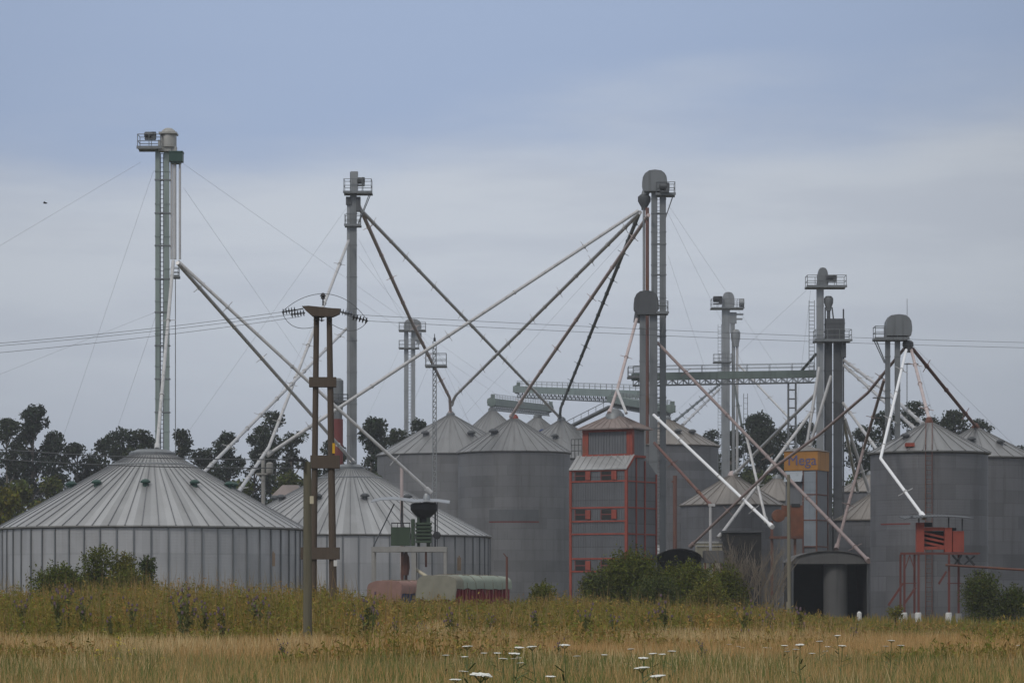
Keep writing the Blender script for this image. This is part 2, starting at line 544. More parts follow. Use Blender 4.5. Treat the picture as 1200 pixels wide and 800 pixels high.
siloD = silo(585, 675, 520, 520, 488, 'far silo whose cone tip shows under the tail end of the short green roof conveyor', 'wall', 'roof',
             vents=[(-90 + 10, .4, .5, 'truck_blue')])
siloE = silo(583, 733, 420, 536, 492, 'tall grey silo half hidden by the red-framed tower, dark green spout on its tip', 'wall', 'roof',
             vents=[(-90 - 12, .5, .5, 'galv_dark')])
siloF = silo(720, 842, 370, 520, 491, 'tall grey silo behind the tall elevator pair, right of the red-framed tower', 'wall_dark', 'roof_brown',
             vents=[(-90 + 18, .42, .45, 'galv_dark'), (-90 + 50, .42, .45, 'galv_dark')])
siloG = silo(798, 918, 300, 590, 557, 'low dark silo with a dusty brown cone, above the barrel-roofed shed', 'wall_dark', 'roof_brown', ribs=24, capmat='spout_pink')
siloH = silo(872, 950, 350, 586, 560, 'small low silo with a brown cone, partly behind the orange-topped drier', 'wall_dark', 'roof_brown', ribs=20)
siloI = silo(970, 1080, 290, 608, 578, 'low silo with a dusty cone between the orange-topped drier and the large dark silo', 'wall_dark', 'roof_brown', ribs=24)
siloI2 = silo(979, 1062, 350, 575, 556, 'plain grey silo wall showing above the low dusty cone, right of the orange-topped drier', 'wall_dark', 'roof_brown', ribs=20)
siloJ = silo(1020, 1158, 214, 527.5, 496, 'large dark silo behind the red hopper platform, red cap and red hatch on its roof', 'wall_dark', 'roof',
             ladder=-90 - 8, capmat='rust', ribs=26, vents=[(-90 - 48, .45, .3, 'galv_dark')])
siloK = silo(1073, 1214, 258, 534, 502, 'dark silo behind the large one with the ladder, its wall cut by the photo edge', 'wall_dark', 'roof',
             capmat='rust', ribs=26, vents=[(-90 + 32, .42, .35, 'galv_dark'), (-90 - 15, .5, .35, 'galv_dark')])
siloL = silo(706, 792, 285, 652, 628, 'low pale cone roof peeping out at the foot of the red-framed tower', 'wall_dark', 'roof_pale', ribs=24)

# red hatch on J, faded panel on A
t, c, r, ze, za = siloJ
hp = P(1066, 521, 214 - r * .8)
part('roof_hatch', MB().box(hp, (.6, .6, .25)), MT['red'], t)
wm = MB()
for (y0, y1) in ((612.5, 614.0),):
    for k in range(12):
        a0 = R(-90 - 62 + k * 3); a1 = R(-90 - 62 + (k + 1) * 3)
        z0, z1 = Z_(y1, 210), Z_(y0, 210)
        rr = r + .02
        wm.add([(c.x + rr * math.cos(a), c.y + rr * math.sin(a), z) for a, z in ((a0, z0), (a1, z0), (a1, z1), (a0, z1))], [(0, 1, 2, 3)])
part('paint_line', wm, MT['red_dark'], t)
for sil, a0d, py in ((silo1, -90 + 56, 655), (silo2, -90 + 51, 660)):
    t, c, r, ze, za = sil
    wm = MB()
    yy = c.y - r
    for k in range(3):
        a0 = R(a0d + k * .8); a1 = R(a0d + (k + 1) * .8)
        z0, z1 = Z_(py + 9, c.y), Z_(py - 6 - 2 * (k == 1), c.y)
        rr = r + .02
        wm.add([(c.x + rr * math.cos(a), c.y + rr * math.sin(a), zz_) for a, zz_ in ((a0, z0), (a1, z0), (a1, z1), (a0, z1))], [(0, 1, 2, 3)])
    part('rust_patch', wm, MT['rust_stain'], t)  # orange rust stain on the wall, laid on as a thin curved patch
t, c, r, ze, za = siloA
for nm, y0, y1, mt in (('faded_panel', 597, 610.5, 'panel_side'), ('paint_line', 610.7, 612, 'red_dark')):
    wm = MB()
    for k in range(14):
        a0 = R(-90 - 26 + k * 3.7); a1 = R(-90 - 26 + (k + 1) * 3.7)
        z0, z1 = Z_(y1, 325), Z_(y0, 325)
        rr = r + .025
        wm.add([(c.x + rr * math.cos(a), c.y + rr * math.sin(a), z) for a, z in ((a0, z0), (a1, z0), (a1, z1), (a0, z1))], [(0, 1, 2, 3)])
    part(nm, wm, MT[mt], t)


# ------------------------------------------------------------------ bucket elevators
def legs_mb(px0, px1, y_top, Y, depth=.45, collars=3.0):
    w = M_(px1 - px0, Y); x = X_((px0 + px1) / 2, Y); zt = Z_(y_top, Y)
    mb = MB().box((x, Y, zt / 2), (w, depth, zt))
    z = 2.0
    while z < zt:
        mb.box((x, Y, z), (w + .07, depth + .07, .07))
        z += collars
    return mb


def arch_head(px0, px1, y0, y1, Y, depth, neck=.8):
    x0, x1 = X_(px0, Y), X_(px1, Y); z1, z0 = Z_(y0, Y), Z_(y1, Y)
    w = x1 - x0; h = z1 - z0; cx = (x0 + x1) / 2
    pts = [(-w / 2 * neck, 0), (w / 2 * neck, 0), (w / 2, h * .22)]
    for k in range(9):
        a = math.pi * k / 8
        pts.append((w / 2 * math.copysign(abs(math.cos(a)) ** .74, math.cos(a)), h * .42 + h * .58 * math.sin(a) ** .85))
    pts.append((-w / 2, h * .22))
    poly = [Vector((cx + a, Y, z0 + b)) for a, b in pts]
    mb = MB().extrude(poly, (0, -depth / 2, 0), (0, depth / 2, 0))
    rim = [Vector((cx + a * 1.04, Y, z0 + h * .22 + (b - h * .22) * 1.04)) for a, b in pts[2:]]
    mb.extrude(rim, (0, -.05, 0), (0, .05, 0))
    return mb


def platform(parent, px0, px1, y_deck, y_rail, Y, depth=1.8, dy=0, brace=None, mat='galv_mid'):
    yc = Y + dy
    x0, x1 = X_(px0, Y), X_(px1, Y); zd = Z_(y_deck, Y); zr = Z_(y_rail, Y)
    mb = MB().box(((x0 + x1) / 2, yc, zd), (x1 - x0, depth, .09))
    mb.box(((x0 + x1) / 2, yc - depth / 2, zd), (x1 - x0 + .06, .08, .22))
    mb.box(((x0 + x1) / 2, yc + depth / 2, zd), (x1 - x0 + .06, .08, .22))
    if brace:
        for s in (-1, 1):
            mb.beam((X_(brace[0], Y), yc + s * depth * .4, zd), (X_(brace[1], Y), yc + s * depth * .2, Z_(brace[2], Y)), .07)
    p = part('platform', mb, MT[mat], parent)
    rb = MB()
    n = max(2, int(round((x1 - x0) / 1.0)) + 1)
    rr = .028
    for s in (-1, 1):
        yy = yc + s * (depth / 2 - .04)
        for k in range(n):
            x = x0 + .04 + (x1 - x0 - .08) * k / (n - 1)
            rb.tube([(x, yy, zd), (x, yy, zr)], rr, 6)
        for f in (.5, 1):
            rb.tube([(x0 + .04, yy, zd + (zr - zd) * f), (x1 - .04, yy, zd + (zr - zd) * f)], rr, 6)
    for x in (x0 + .04, x1 - .04):
        for f in (.5, 1):
            rb.tube([(x, yc - depth / 2 + .04, zd + (zr - zd) * f), (x, yc + depth / 2 - .04, zd + (zr - zd) * f)], rr, 6)
    part('railing', rb, MT[mat], p)
    return p


def ladder(parent, px, y_top, y_bot, Y, dy=-.3, w=.4, mat='galv_mid', rr=.022, step=.3):
    x = X_(px, Y); z1 = Z_(y_top, Y); z0 = max(.1, Z_(y_bot, Y))
    mb = MB()
    for s in (-1, 1):
        mb.tube([(x + s * w / 2, Y + dy, z0), (x + s * w / 2, Y + dy, z1)], rr, 5)
    z = z0 + .2
    while z < z1:
        mb.tube([(x - w / 2, Y + dy, z), (x + w / 2, Y + dy, z)], rr * .8, 4, cap=False)
        z += step
    part('ladder', mb, MT[mat], parent)


def motor(parent, px0, px1, y0, y1, Y, dy=-.5, mat='galv_dark'):
    x0, x1 = X_(px0, Y), X_(px1, Y); z1, z0 = Z_(y0, Y), Z_(y1, Y)
    r = (z1 - z0) * .36; cx = (x0 + x1) / 2; cz = (z0 + z1) / 2
    mb = MB().lathe((x0, Y + dy, cz + r * .2), [(r * .6, 0), (r, .08), (r, (x1 - x0) * .7), (r * .55, (x1 - x0) * .75), (r * .5, x1 - x0)], 14, axis='x')
    mb.box((cx, Y + dy, z0 + .06), (abs(x1 - x0) * .9, r * 1.8, .12))
    mb.box((x0 + (x1 - x0) * .8, Y + dy, cz), (abs(x1 - x0) * .35, r * 1.7, (z1 - z0) * .8))
    part('motor', mb, MT[mat], parent)


def cone(parent, px, y_top, y_bot, r_top, r_bot, Y, mat, name='distributor', dy=0):
    c = Vector((X_(px, Y), Y + dy, 0)); z1, z0 = Z_(y_top, Y), Z_(y_bot, Y)
    h = z1 - z0
    mb = MB().lathe(c, [(r_bot, z0), (r_bot, z0 + h * .15), (r_top, z0 + h * .55), (r_top, z0 + h * .85), (r_top * .6, z1)], 20)
    part(name, mb, MT[mat], parent)


def guy(parent, a, b, r=.011):
    mb = MB()
    pa, pb = P(*a), P(*b)
    if pb.z < pa.z: pb = pa + (pb - pa) * ((pa.z - .05) / (pa.z - pb.z))
    r = .0085
    mid = (pa + pb) / 2 - Vector((0, 0, .004 * (pa - pb).length))
    mb.tube([pa, mid, pb], r, 5)
    part('guy_wire', mb, MT['guy'], parent)


def vtube(parent, name, px0, px1, y0, y1, Y, mat, dy=0, n=12):
    x = X_((px0 + px1) / 2, Y); r = M_(px1 - px0, Y) / 2
    part(name, MB().tube([(x, Y + dy, max(0, Z_(y1, Y))), (x, Y + dy, Z_(y0, Y))], r, n), MT[mat], parent)


EG = 'bucket elevators above the silos'
# EL1: left, tallest
Y = 232
e = thing('bucket_elevator', 'tallest twin-leg elevator with a dark green distributor box, rising behind the widest silo', 'elevator', (X_(190, Y), Y, 0), EG)
part('leg_casing', legs_mb(182.3, 187.5, 176, Y, .42, 2.45), MT['galv_green'], e)
part('leg_casing', legs_mb(192.3, 198.3, 176, Y, .42, 2.45), MT['galv_green'], e)
for yy in (211, 250, 288, 327, 366, 405, 444, 483):
    part('leg_tie', MB().pbox(181.5, 199.5, yy - .7, yy + .7, Y, .5), MT['galv_mid'], e)
ladder(e, 190, 180, 690, Y, -.1, .22, 'galv_dark', .03, .34)
hd = MB().lathe((X_(197.5, Y), Y, 0), [(M_(9.5, Y), Z_(173, Y)), (M_(9.5, Y), Z_(158, Y)), (M_(7.5, Y), Z_(153, Y)), (M_(4, Y), Z_(150.6, Y)), (.05, Z_(150, Y))], 24)
hd.pbox(187, 208, 156, 158, Y, 1.4); hd.pbox(186, 201, 165, 178, Y, .9); hd.pbox(200, 207, 172, 178, Y, .7)
part('head', hd, metal('cream_steel', (.36, .355, .33), .5, .1), e)
platform(e, 162, 190, 174.5, 159, Y, 1.6)
motor(e, 170, 184, 155, 165, Y)
g = MB().pbox(199, 214.5, 179, 190, Y, 1.0); g.pbox(198.5, 215, 178, 179.5, Y, 1.06); g.pbox(201, 212, 190, 192, Y, .8)
part('distributor', g, MT['green_box'], e)
for a, b in ((199.6, 202.4), (202.8, 206.8), (209.4, 212.2)):
    vtube(e, 'down_spout', a, b, 191, 304, Y, 'spout_grey')
platform(e, 200.5, 210, 324.5, 314, Y, .9)
vtube(e, 'conduit', 205.6, 206.6, 326, 690, Y, 'galv_mid', -.3)
guy(e, (165, 190, Y), (-60, 320, Y - 20)); guy(e, (180, 200, Y), (70, 520, Y + 30)); guy(e, (215, 192, Y), (420, 330, Y + 60))
guy(e, (215, 220, Y), (345, 400, Y + 90)); guy(e, (184, 365, Y), (-40, 452, Y - 10)); guy(e, (184, 366, Y), (140, 490, Y + 40))

# EN: single leg, second squat silo
Y = 300
e = thing('bucket_elevator', 'slim single-leg elevator with a square railed platform at its top, behind the second squat silo', 'elevator', (X_(412, Y), Y, 0), EG)
part('leg_casing', legs_mb(410.3, 418, 202, Y, .6, 3.1), MT['galv_mid'], e)
part('leg_casing', legs_mb(406.6, 410, 238, Y + .02, .4, 3.1), MT['galv'], e)
part('head', MB().pbox(411.5, 419.5, 201.5, 226, Y - .02, .8).pbox(411, 420, 214, 217, Y - .02, .9), MT['galv'], e)
platform(e, 403, 436, 226.5, 211, Y, 2.0, brace=(434, 420, 262))
motor(e, 419, 428, 208, 219, Y, -.6)
part('distributor', MB().pbox(405.5, 411.5, 231, 240, Y - .1, .7).pbox(417.5, 422.5, 231, 248, Y - .1, .7), MT['galv_dark'], e)
platform(e, 404, 423, 264.5, 252, Y, 1.4)
guy(e, (405, 245, Y), (190, 545, Y + 40)); guy(e, (420, 300, Y), (560, 470, Y + 80)); guy(e, (420, 280, Y), (500, 420, Y + 60)); guy(e, (405, 300, Y), (280, 560, Y))
guy(e, (418, 350, Y), (540, 430, Y + 40))

# EM1 / EM2
Y = 280
e = thing('bucket_elevator', 'tall twin-leg elevator with a rounded grey head and a distributor fanning out six spouts', 'elevator', (X_(772, Y), Y, 0), EG)
part('leg_casing', legs_mb(763.3, 770, 222, Y, .45, 3.0), MT['galv_mid'], e)
part('leg_casing', legs_mb(773.3, 780.3, 222, Y, .45, 3.0), MT['galv_mid'], e)
for yy in range(250, 560, 36):
    part('leg_tie', MB().pbox(763, 780.8, yy - .6, yy + .6, Y, .56), MT['galv_mid'], e)
ladder(e, 771.6, 228, 700, Y, -.1, .25, 'galv_dark', .025, .34)
part('head', arch_head(753, 781.5, 200, 225, Y, 1.5, .9), MT['galv_mid'], e)
platform(e, 768, 791, 228.5, 214.5, Y, 1.7, brace=(789, 780, 255))
motor(e, 772, 784, 215, 227, Y, -.95)
cone(e, 755, 228, 246, M_(7.5, Y), M_(3.5, Y), Y, 'galv_dark')
part('head_chute', MB().tube([P(758, 222, Y), P(755, 231, Y)], .35, 10), MT['galv_mid'], e)
vtube(e, 'down_spout', 753, 755.8, 244, 520, Y, 'galv', -.1)
vtube(e, 'down_spout', 756.2, 760.5, 244, 520, Y, 'spout_rust', -.25)
guy(e, (783, 240, Y), (860, 350, Y + 60)); guy(e, (783, 250, Y), (900, 480, Y + 60)); guy(e, (750, 260, Y), (600, 420, Y + 60)); guy(e, (783, 300, Y), (840, 470, Y + 40))
Y2 = 277
e = thing('bucket_elevator', 'shorter elevator with a dark rounded head, standing against the tall one beside the red-framed tower', 'elevator', (X_(756, Y2), Y2, 0), EG)
part('leg_casing', legs_mb(749.6, 756.6, 362, Y2, .45, 3.0), MT['galv_mid'], e)
part('leg_casing', legs_mb(761, 770.3, 362, Y2, .45, 3.0), MT['galv_mid'], e)
part('head', arch_head(743, 771.5, 341, 369, Y2, 1.5, .75), MT['galv_dark'], e)
platform(e, 769, 783, 367, 353.5, Y2, 1.6, brace=(781, 776, 390))
part('discharge_chute', MB().tube([P(748, 364, Y2), P(746, 378, Y2)], .3, 10), MT['galv_dark'], e)

# EP far
Y = 480
e = thing('bucket_elevator', 'far elevator with a small round dome and two railed platforms, left of the lattice mast', 'elevator', (X_(480, Y), Y, 0), EG)
part('leg_casing', legs_mb(473.6, 478.2, 386, Y, .6, 4), MT['galv'], e)
part('leg_casing', legs_mb(482, 486.6, 386, Y, .6, 4), MT['galv'], e)
part('head', arch_head(473.5, 493.5, 374, 388, Y, 2.0, .95), MT['galv'], e)
platform(e, 467.5, 499, 387.5, 378, Y, 2.4); platform(e, 467.5, 491, 408, 399, Y, 2.0)
part('distributor', MB().pbox(486.5, 494, 390, 399, Y, 1).pbox(488, 492.5, 399, 403, Y, .7), MT['galv'], e)
ladder(e, 480, 390, 650, Y, -.2, .4, 'galv_mid', .03, .5)
guy(e, (492, 395, Y), (590, 560, Y + 60), .02); guy(e, (475, 395, Y), (395, 560, Y + 60), .02)

# ER far
Y = 455
e = thing('bucket_elevator', 'far elevator with two drums on its platform, behind the long conveyor bridge', 'elevator', (X_(852, Y), Y, 0), EG)
part('leg_casing', legs_mb(846, 855, 358, Y, 1.0, 4), MT['galv'], e)
part('head', arch_head(846.5, 860.5, 342.5, 361, Y, 1.4, .9), MT['galv'], e)
platform(e, 833, 871.5, 361.5, 351, Y, 2.6); platform(e, 836, 857, 424.5, 415, Y, 2.0)
motor(e, 835, 846, 347, 357, Y, -1.0, 'black')
part('drum', MB().lathe((X_(866, Y), Y, Z_(355, Y)), [(.2, 0), (M_(5, Y), .05), (M_(5, Y), .75), (.2, .8)], 16, axis='x'), MT['galv'], e)
part('chute', MB().pbox(855, 863, 366, 379, Y, .9).pbox(856, 861, 379, 390, Y, .7).pbox(863, 871, 367.5, 369, Y, .8).pbox(863, 870, 373, 374.5, Y, .8), MT['galv'], e)
cone(e, 862, 386, 406, M_(5.5, Y), M_(4, Y), Y, 'galv', 'cyclone')
vtube(e, 'down_spout', 857.5, 861.4, 400, 640, Y, 'galv'); vtube(e, 'down_spout', 862.4, 865.4, 400, 640, Y, 'spout_grey')
ladder(e, 843.3, 380, 650, Y, -.2, .5, 'galv_mid', .03, .5)

# ES
Y = 288
e = thing('bucket_elevator', 'elevator cluster with railed top and a dark square bin box behind the orange-topped drier', 'elevator', (X_(970, Y), Y, 0), EG)
part('leg_casing', legs_mb(957, 965, 332, Y, .6, 3), MT['galv'], e)
part('leg_casing', legs_mb(966, 975, 396, Y + .3, .5, 3), MT['galv_dark'], e)
part('leg_casing', legs_mb(976.8, 987, 396, Y + .1, .5, 3), MT['galv_dark'], e)
vtube(e, 'conduit', 987.5, 989.3, 362, 690, Y, 'galv_dark')
part('head', arch_head(958, 970, 314, 337, Y, 1.1, .95), MT['galv_mid'], e)
platform(e, 944.5, 991, 336.5, 323.5, Y, 2.0)
motor(e, 967, 980, 322, 331, Y, -.6)
cone(e, 971, 347, 364, M_(5.5, Y), M_(3, Y), Y, 'galv_mid', 'cyclone')
part('cyclone_legs', MB().beam(P(967, 360, Y), P(967, 376, Y), .12).beam(P(975, 360, Y), P(977, 376, Y), .12).beam(P(971, 362, Y), P(971, 376, Y), .3), MT['galv_dark'], e)
part('bin_box', MB().pbox(967, 989, 374, 398, Y, 1.5).pbox(966.5, 989.5, 379, 380, Y, 1.56).pbox(966.5, 989.5, 388, 389, Y, 1.56).pbox(985, 991, 398, 419, Y, .8), MT['galv_dark'], e)
platform(e, 954, 997, 399.5, 387, Y, 2.2)
ladder(e, 951, 352, 440, Y, -.2, .5, 'galv_mid', .03, .35)
guy(e, (945, 340, Y), (800, 470, Y + 60)); guy(e, (950, 340, Y), (930, 500, Y + 60))

# ET
Y = 236
e = thing('bucket_elevator', 'twin-leg elevator with a barrel-shaped dark head, behind the large dark silo with the ladder', 'elevator', (X_(1047, Y), Y, 0), EG)
part('leg_casing', legs_mb(1037.5, 1043, 392, Y, .42, 2.6), MT['galv_mid'], e)
part('leg_casing', legs_mb(1048.7, 1054.6, 392, Y, .42, 2.6), MT['galv_mid'], e)
part('head', arch_head(1037, 1067.5, 369, 394, Y, 1.5, .92), MT['galv_mid'], e)
platform(e, 1024, 1064, 397.5, 383, Y, 1.5, brace=(1025, 1037, 425))
cone(e, 1064, 399, 413, M_(6.5, Y), M_(3, Y), Y, 'galv_dark')
part('crossbar', MB().pbox(1058, 1076, 426, 427, Y, .2), MT['galv_dark'], e)
part('crossbar', MB().pbox(1023, 1043, 465.5, 466.5, Y, .5), MT['galv_dark'], e)
part('aerial', MB().tube([P(1063, 372, Y), P(1063, 350, Y)], .02, 5), MT['wire'], e)
vtube(e, 'conduit', 1062.4, 1063.4, 425, 520, Y, 'galv_mid')
guy(e, (1070, 405, Y), (1215, 545, Y + 20)); guy(e, (1070, 405, Y), (1105, 520, Y + 60))

# EQ lattice mast
Y = 318
e = thing('lattice_mast', 'slim pale lattice mast with a small railed platform, before a tall silo cone', 'mast', (X_(510, Y), Y, 0))
mb = MB()
zt = Z_(400, Y); x0 = X_(509.3, Y); hw = .17
for sx in (-1, 1):
    for sy in (-1, 1):
        mb.tube([(x0 + sx * hw * 1.15, Y + sy * hw, 0), (x0 + sx * hw, Y + sy * hw, zt)], .045, 6)
z = .5
while z < zt - .4:
    for sy in (-1, 1):
        mb.tube([(x0 - hw, Y + sy * hw, z), (x0 + hw, Y + sy * hw, z + .55)], .028, 4, cap=False)
    for sx in (-1, 1):
        mb.tube([(x0 + sx * hw, Y - hw, z), (x0 + sx * hw, Y + hw, z + .55)], .028, 4, cap=False)
    mb.box((x0, Y, z), (hw * 2, hw * 2, .07))
    z += .55
part('lattice', mb, MT['galv'], e)
part('tip', MB().lathe((x0, Y, zt), [(.12, 0), (.12, .35), (.05, .4), (.03, .8)], 10), MT['black'], e)
platform(e, 498.5, 523.5, 429, 414.5, Y, 1.8)
guy(e, (510, 410, Y), (430, 600, Y + 30), .014); guy(e, (512, 410, Y), (580, 560, Y + 30), .014)

# red dust drum near H pole
Y = 296
e = thing('dust_cyclone', 'dark red cylinder under a grey drum, between the two-legged wooden pole and slim elevator', 'cyclone', (X_(394, Y), Y, 0))
vtube(e, 'body', 387, 402, 491, 690, Y, 'red_dark', n=20)
part('drum', MB().lathe((X_(396, Y), Y, 0), [(.4, Z_(491, Y)), (.45, Z_(482, Y)), (M_(6.5, Y), Z_(471, Y)), (M_(6.5, Y), Z_(446, Y)), (M_(3, Y), Z_(443, Y))], 20), MT['galv_mid'], e)
platform(e, 386, 408, 470.5, 462, Y, 1.4, mat='galv_dark')

# ------------------------------------------------------------------ spouts
SG = 'grain spouts between elevators and silos'


def spout(label, pts, w, mat, fl=True, name='grain_spout', cat='spout', every=7.5):
    Vs = [P(*q) for q in pts]
    low = min(Vs, key=lambda q: q.z)
    t = thing(name, label, cat, low, SG)
    Ym = sum(q[2] for q in pts) / len(pts)
    r = M_(w, Ym) * .42
    part('pipe', MB().tube(Vs, r, 12), MT[mat], t)
    if fl:
        for i in range(len(Vs) - 1):
            a, b = Vs[i], Vs[i + 1]
            L = (b - a).length; n = int(L / every)
            d = (b - a).normalized()
            side = d.cross(Vector((0, 1, 0))).normalized()
            for k in range(1, n + 1):
                p = a + (b - a) * ((k - .35 + .25 * rnd.random()) / (n + .3))
                f = MB().tube([p - d * .05, p + d * .05], r + .055, 12)
                if k % 2: f.beam(p - side * (r + .42), p + side * (r + .42), .05, .05)
                part('flange', f, MT['spout_grey' if mat == 'spout_white' else mat], t)
    e = Vs[-1]
    if fl:
        d = (Vs[-1] - Vs[-2]).normalized()
        part('inlet', MB().tube([e - d * .5, e + d * .02], r + .07, 12), MT[mat], t)
    return t


spout('pale spout from the tallest elevator down to the green loading hopper', [(208.5, 306, 232), (391, 474, 233), (505, 577, 236)], 4.6, 'spout_grey')
spout('thicker pale spout from the tallest elevator to the tip of the second squat silo', [(208, 308, 231.5), (414, 541, 276)], 5, 'spout_grey')
spout('bright steep spout hugging the tallest elevator, down to the widest silo tip', [(203, 306, 231), (184, 526, 216)], 5, 'spout_grey')
spout('thin spout from the slim elevator, bent at the pale post above the widest silo', [(408.5, 282, 299), (315, 524, 262), (279, 577, 222)], 4.6, 'spout_grey')
spout('thin spout from the bracket on the slim elevator down to the widest silo shoulder', [(406, 385, 299), (237, 555, 222)], 4.4, 'spout_grey')
spout('pinkish spout from the slim elevator to the silo behind the lattice mast', [(421, 242, 300), (480, 372, 330), (527, 466, 378), (528, 485, 380)], 4.6, 'spout_pink')
spout('long grey spout from the slim elevator, crossing to the silo beside the red-framed tower', [(423, 246, 300), (655, 488, 420)], 4.4, 'spout_grey')
spout('longest pale spout, crossing from the tall elevator pair to the pale slim post', [(748, 247, 279), (313, 533, 262)], 4.8, 'spout_grey')
spout('pale spout from the tall elevator pair to the silo behind the lattice mast', [(750, 249, 280), (534, 463, 377), (529, 474, 379)], 4.6, 'spout_grey')
spout('pink-ended spout from the tall elevator pair to the silo with the faded panel', [(760, 252, 279), (622, 452, 322), (599, 488, 329)], 4.8, 'spout_pink')
spout('dark green spout from the tall elevator pair to the silo beside the red-framed tower', [(749, 250, 281), (657, 478, 418), (656, 489, 420)], 4.2, 'spout_dark')
spout('pinkish spout from the shorter elevator, forked above the red-framed tower roof', [(746, 374, 276), (723, 458, 268), (714, 484, 265)], 4.4, 'spout_pink')
spout('short white fork leg onto the red-framed tower roof', [(723, 456, 267.6), (734, 484, 264)], 4.2, 'spout_grey', False)
spout('long rusty spout from the tall elevator pair, running down past the orange-topped drier', [(771, 402, 278), (882, 517, 262), (1018, 657, 226)], 4.6, 'spout_brown')
spout('pale spout hanging straight from the joint of the long rusty spout', [(875, 512, 263), (898, 612, 258)], 4, 'spout_grey')
spout('thick bright white spout pointing down to the right of the red-framed tower', [(766, 486, 274), (905, 617, 252)], 4.4, 'spout_white')
spout('dark red spout from the elevator pair down to the thin post over the barrel-roofed shed', [(767, 519, 276), (833, 592, 262)], 4.4, 'spout_rust')
spout('rusty spout from the barrel-head elevator, crossing low to the barrel-roofed shed', [(1059, 409, 236), (1017, 460, 244), (960, 509, 250), (900, 553, 254), (809, 640, 262)], 4.2, 'spout_brown')
spout('bright white bent spout from the barrel-head elevator down to the red slatted hopper', [(1062, 410, 233), (1032, 537, 204), (1083, 606, 198)], 4.3, 'spout_white')
spout('pink spout from the barrel-head elevator to the red tip of the large dark silo', [(1068, 410, 236), (1089, 492, 214)], 4.6, 'spout_pink')
spout('brown spout from the barrel-head elevator to the silo cut by the photo edge', [(1070, 409, 237), (1144, 500, 258)], 4.8, 'spout_rust')
spout('rust-mottled spout from the barrel-head elevator, steep down beside the low dusty silo', [(1036, 445, 237), (1012, 526, 244), (980, 643, 236)], 4.4, 'spout_brown')
spout('upper of two grey spouts from the bin-box elevator toward the large dark silo', [(989, 422, 288), (1035, 456, 258), (1082, 497, 226)], 4.6, 'spout_grey')
spout('lower of two grey spouts from the bin-box elevator toward the large dark silo', [(989, 428, 287), (1025, 460, 262), (1073, 503, 228)], 4.6, 'spout_grey')
spout('grey spout from the bin-box elevator to the brown cone over the barrel-roofed shed', [(955, 462, 286), (861, 555, 299)], 4.6, 'spout_grey')
spout('grey spout from the bin-box elevator, ending low before the brown-coned silo', [(954, 478, 285), (842, 630, 274)], 4.6, 'spout_grey')
spout('whitish spout leaning from the bin-box elevator to the left side of the drier top', [(960, 430, 285), (945, 523, 284)], 4.4, 'spout_grey')
spout('whitish spout sloping across the bin-box elevator legs to the drier top', [(974, 440, 284), (949, 522, 284)], 4.4, 'spout_grey')
spout('grey spout from the bin-box elevator to the wall of the large dark silo', [(988, 472, 288), (1030, 530, 262)], 4.4, 'spout_grey')
spout('steep grey spout from the bin-box elevator to the plain grey silo', [(986, 480, 288), (1005, 575, 340)], 4.4, 'spout_grey')
spout('grey spout falling steeply from the bin-box elevator to the low dusty silo', [(990, 490, 288), (1020, 580, 292)], 4.4, 'spout_grey')
spout('thin dark spout dropping steeply from the far drum elevator', [(861, 452, 454), (872, 515, 440)], 3.4, 'spout_dark')
spout('thin spout from the far drum elevator to the lattice bridge support', [(866, 428, 454), (925, 490, 420)], 3, 'spout_grey')
spout('upper of two crossed spouts from the far elevator to the silo behind the elevator pair', [(846, 448, 452), (790, 494, 372)], 3.2, 'spout_dark')
spout('lower of two crossed spouts from the far elevator to the silo behind the elevator pair', [(843, 456, 453), (800, 498, 372)], 3.2, 'spout_grey')
spout('short dark spout below the bridge end at the bin-box elevator', [(956, 415, 288), (938, 436, 292)], 4.2, 'spout_dark', False)

# support posts
mb = MB().tube([(X_(308.5, 262), 262, 0), (X_(308.5, 262), 262, Z_(535, 262))], .17, 10)
t = thing('utility_pole', 'pale slim post holding up the bent spout, behind the widest silo roof', 'pole', (X_(308.5, 262), 262, 0))
part('post', mb, MT['concrete'], t)
part('crossarm', MB().pbox(300, 320, 554, 556, 261.8, .12).beam(P(302, 556, 261.8), P(308, 563, 261.8), .08), MT['concrete'], t)
part('transformer', MB().lathe(P(316, 553, 261.6), [(.25, -.1), (.3, 0), (.3, .75), (.12, .85)], 12), MT['concrete'], t)
solo('support_post', MB().tube([(X_(832.5, 262), 262, 0), P(832.5, 593, 262)], .12, 10).pbox(830, 838, 590, 593, 262, .3), MT['spout_grey'],
     'thin post holding the end of the dark red spout over the barrel-roofed shed', 'post', (X_(832.5, 262), 262, 0))
solo('vertical_pipe', MB().tube([(X_(791, 352), 352, 0), P(791, 557, 352)], M_(2.4, 352), 10).pbox(787, 790, 563, 565, 352, .3), MT['rust'],
     'rusty vertical pipe on the tall silo wall right of the red-framed tower', 'pipe', (X_(791, 352), 352, 0))
mb = MB().beam(P(462, 571, 250), P(462, 520, 250), .01)
solo('support_post', MB().tube([(X_(470.8, 239), 239, 0), (X_(470.8, 239), 239, Z_(547, 239))], .13, 10), MT['spout_pink'],
     'rusty and white prop under the spout to the green loading hopper', 'post', (X_(470.8, 239), 239, 0))


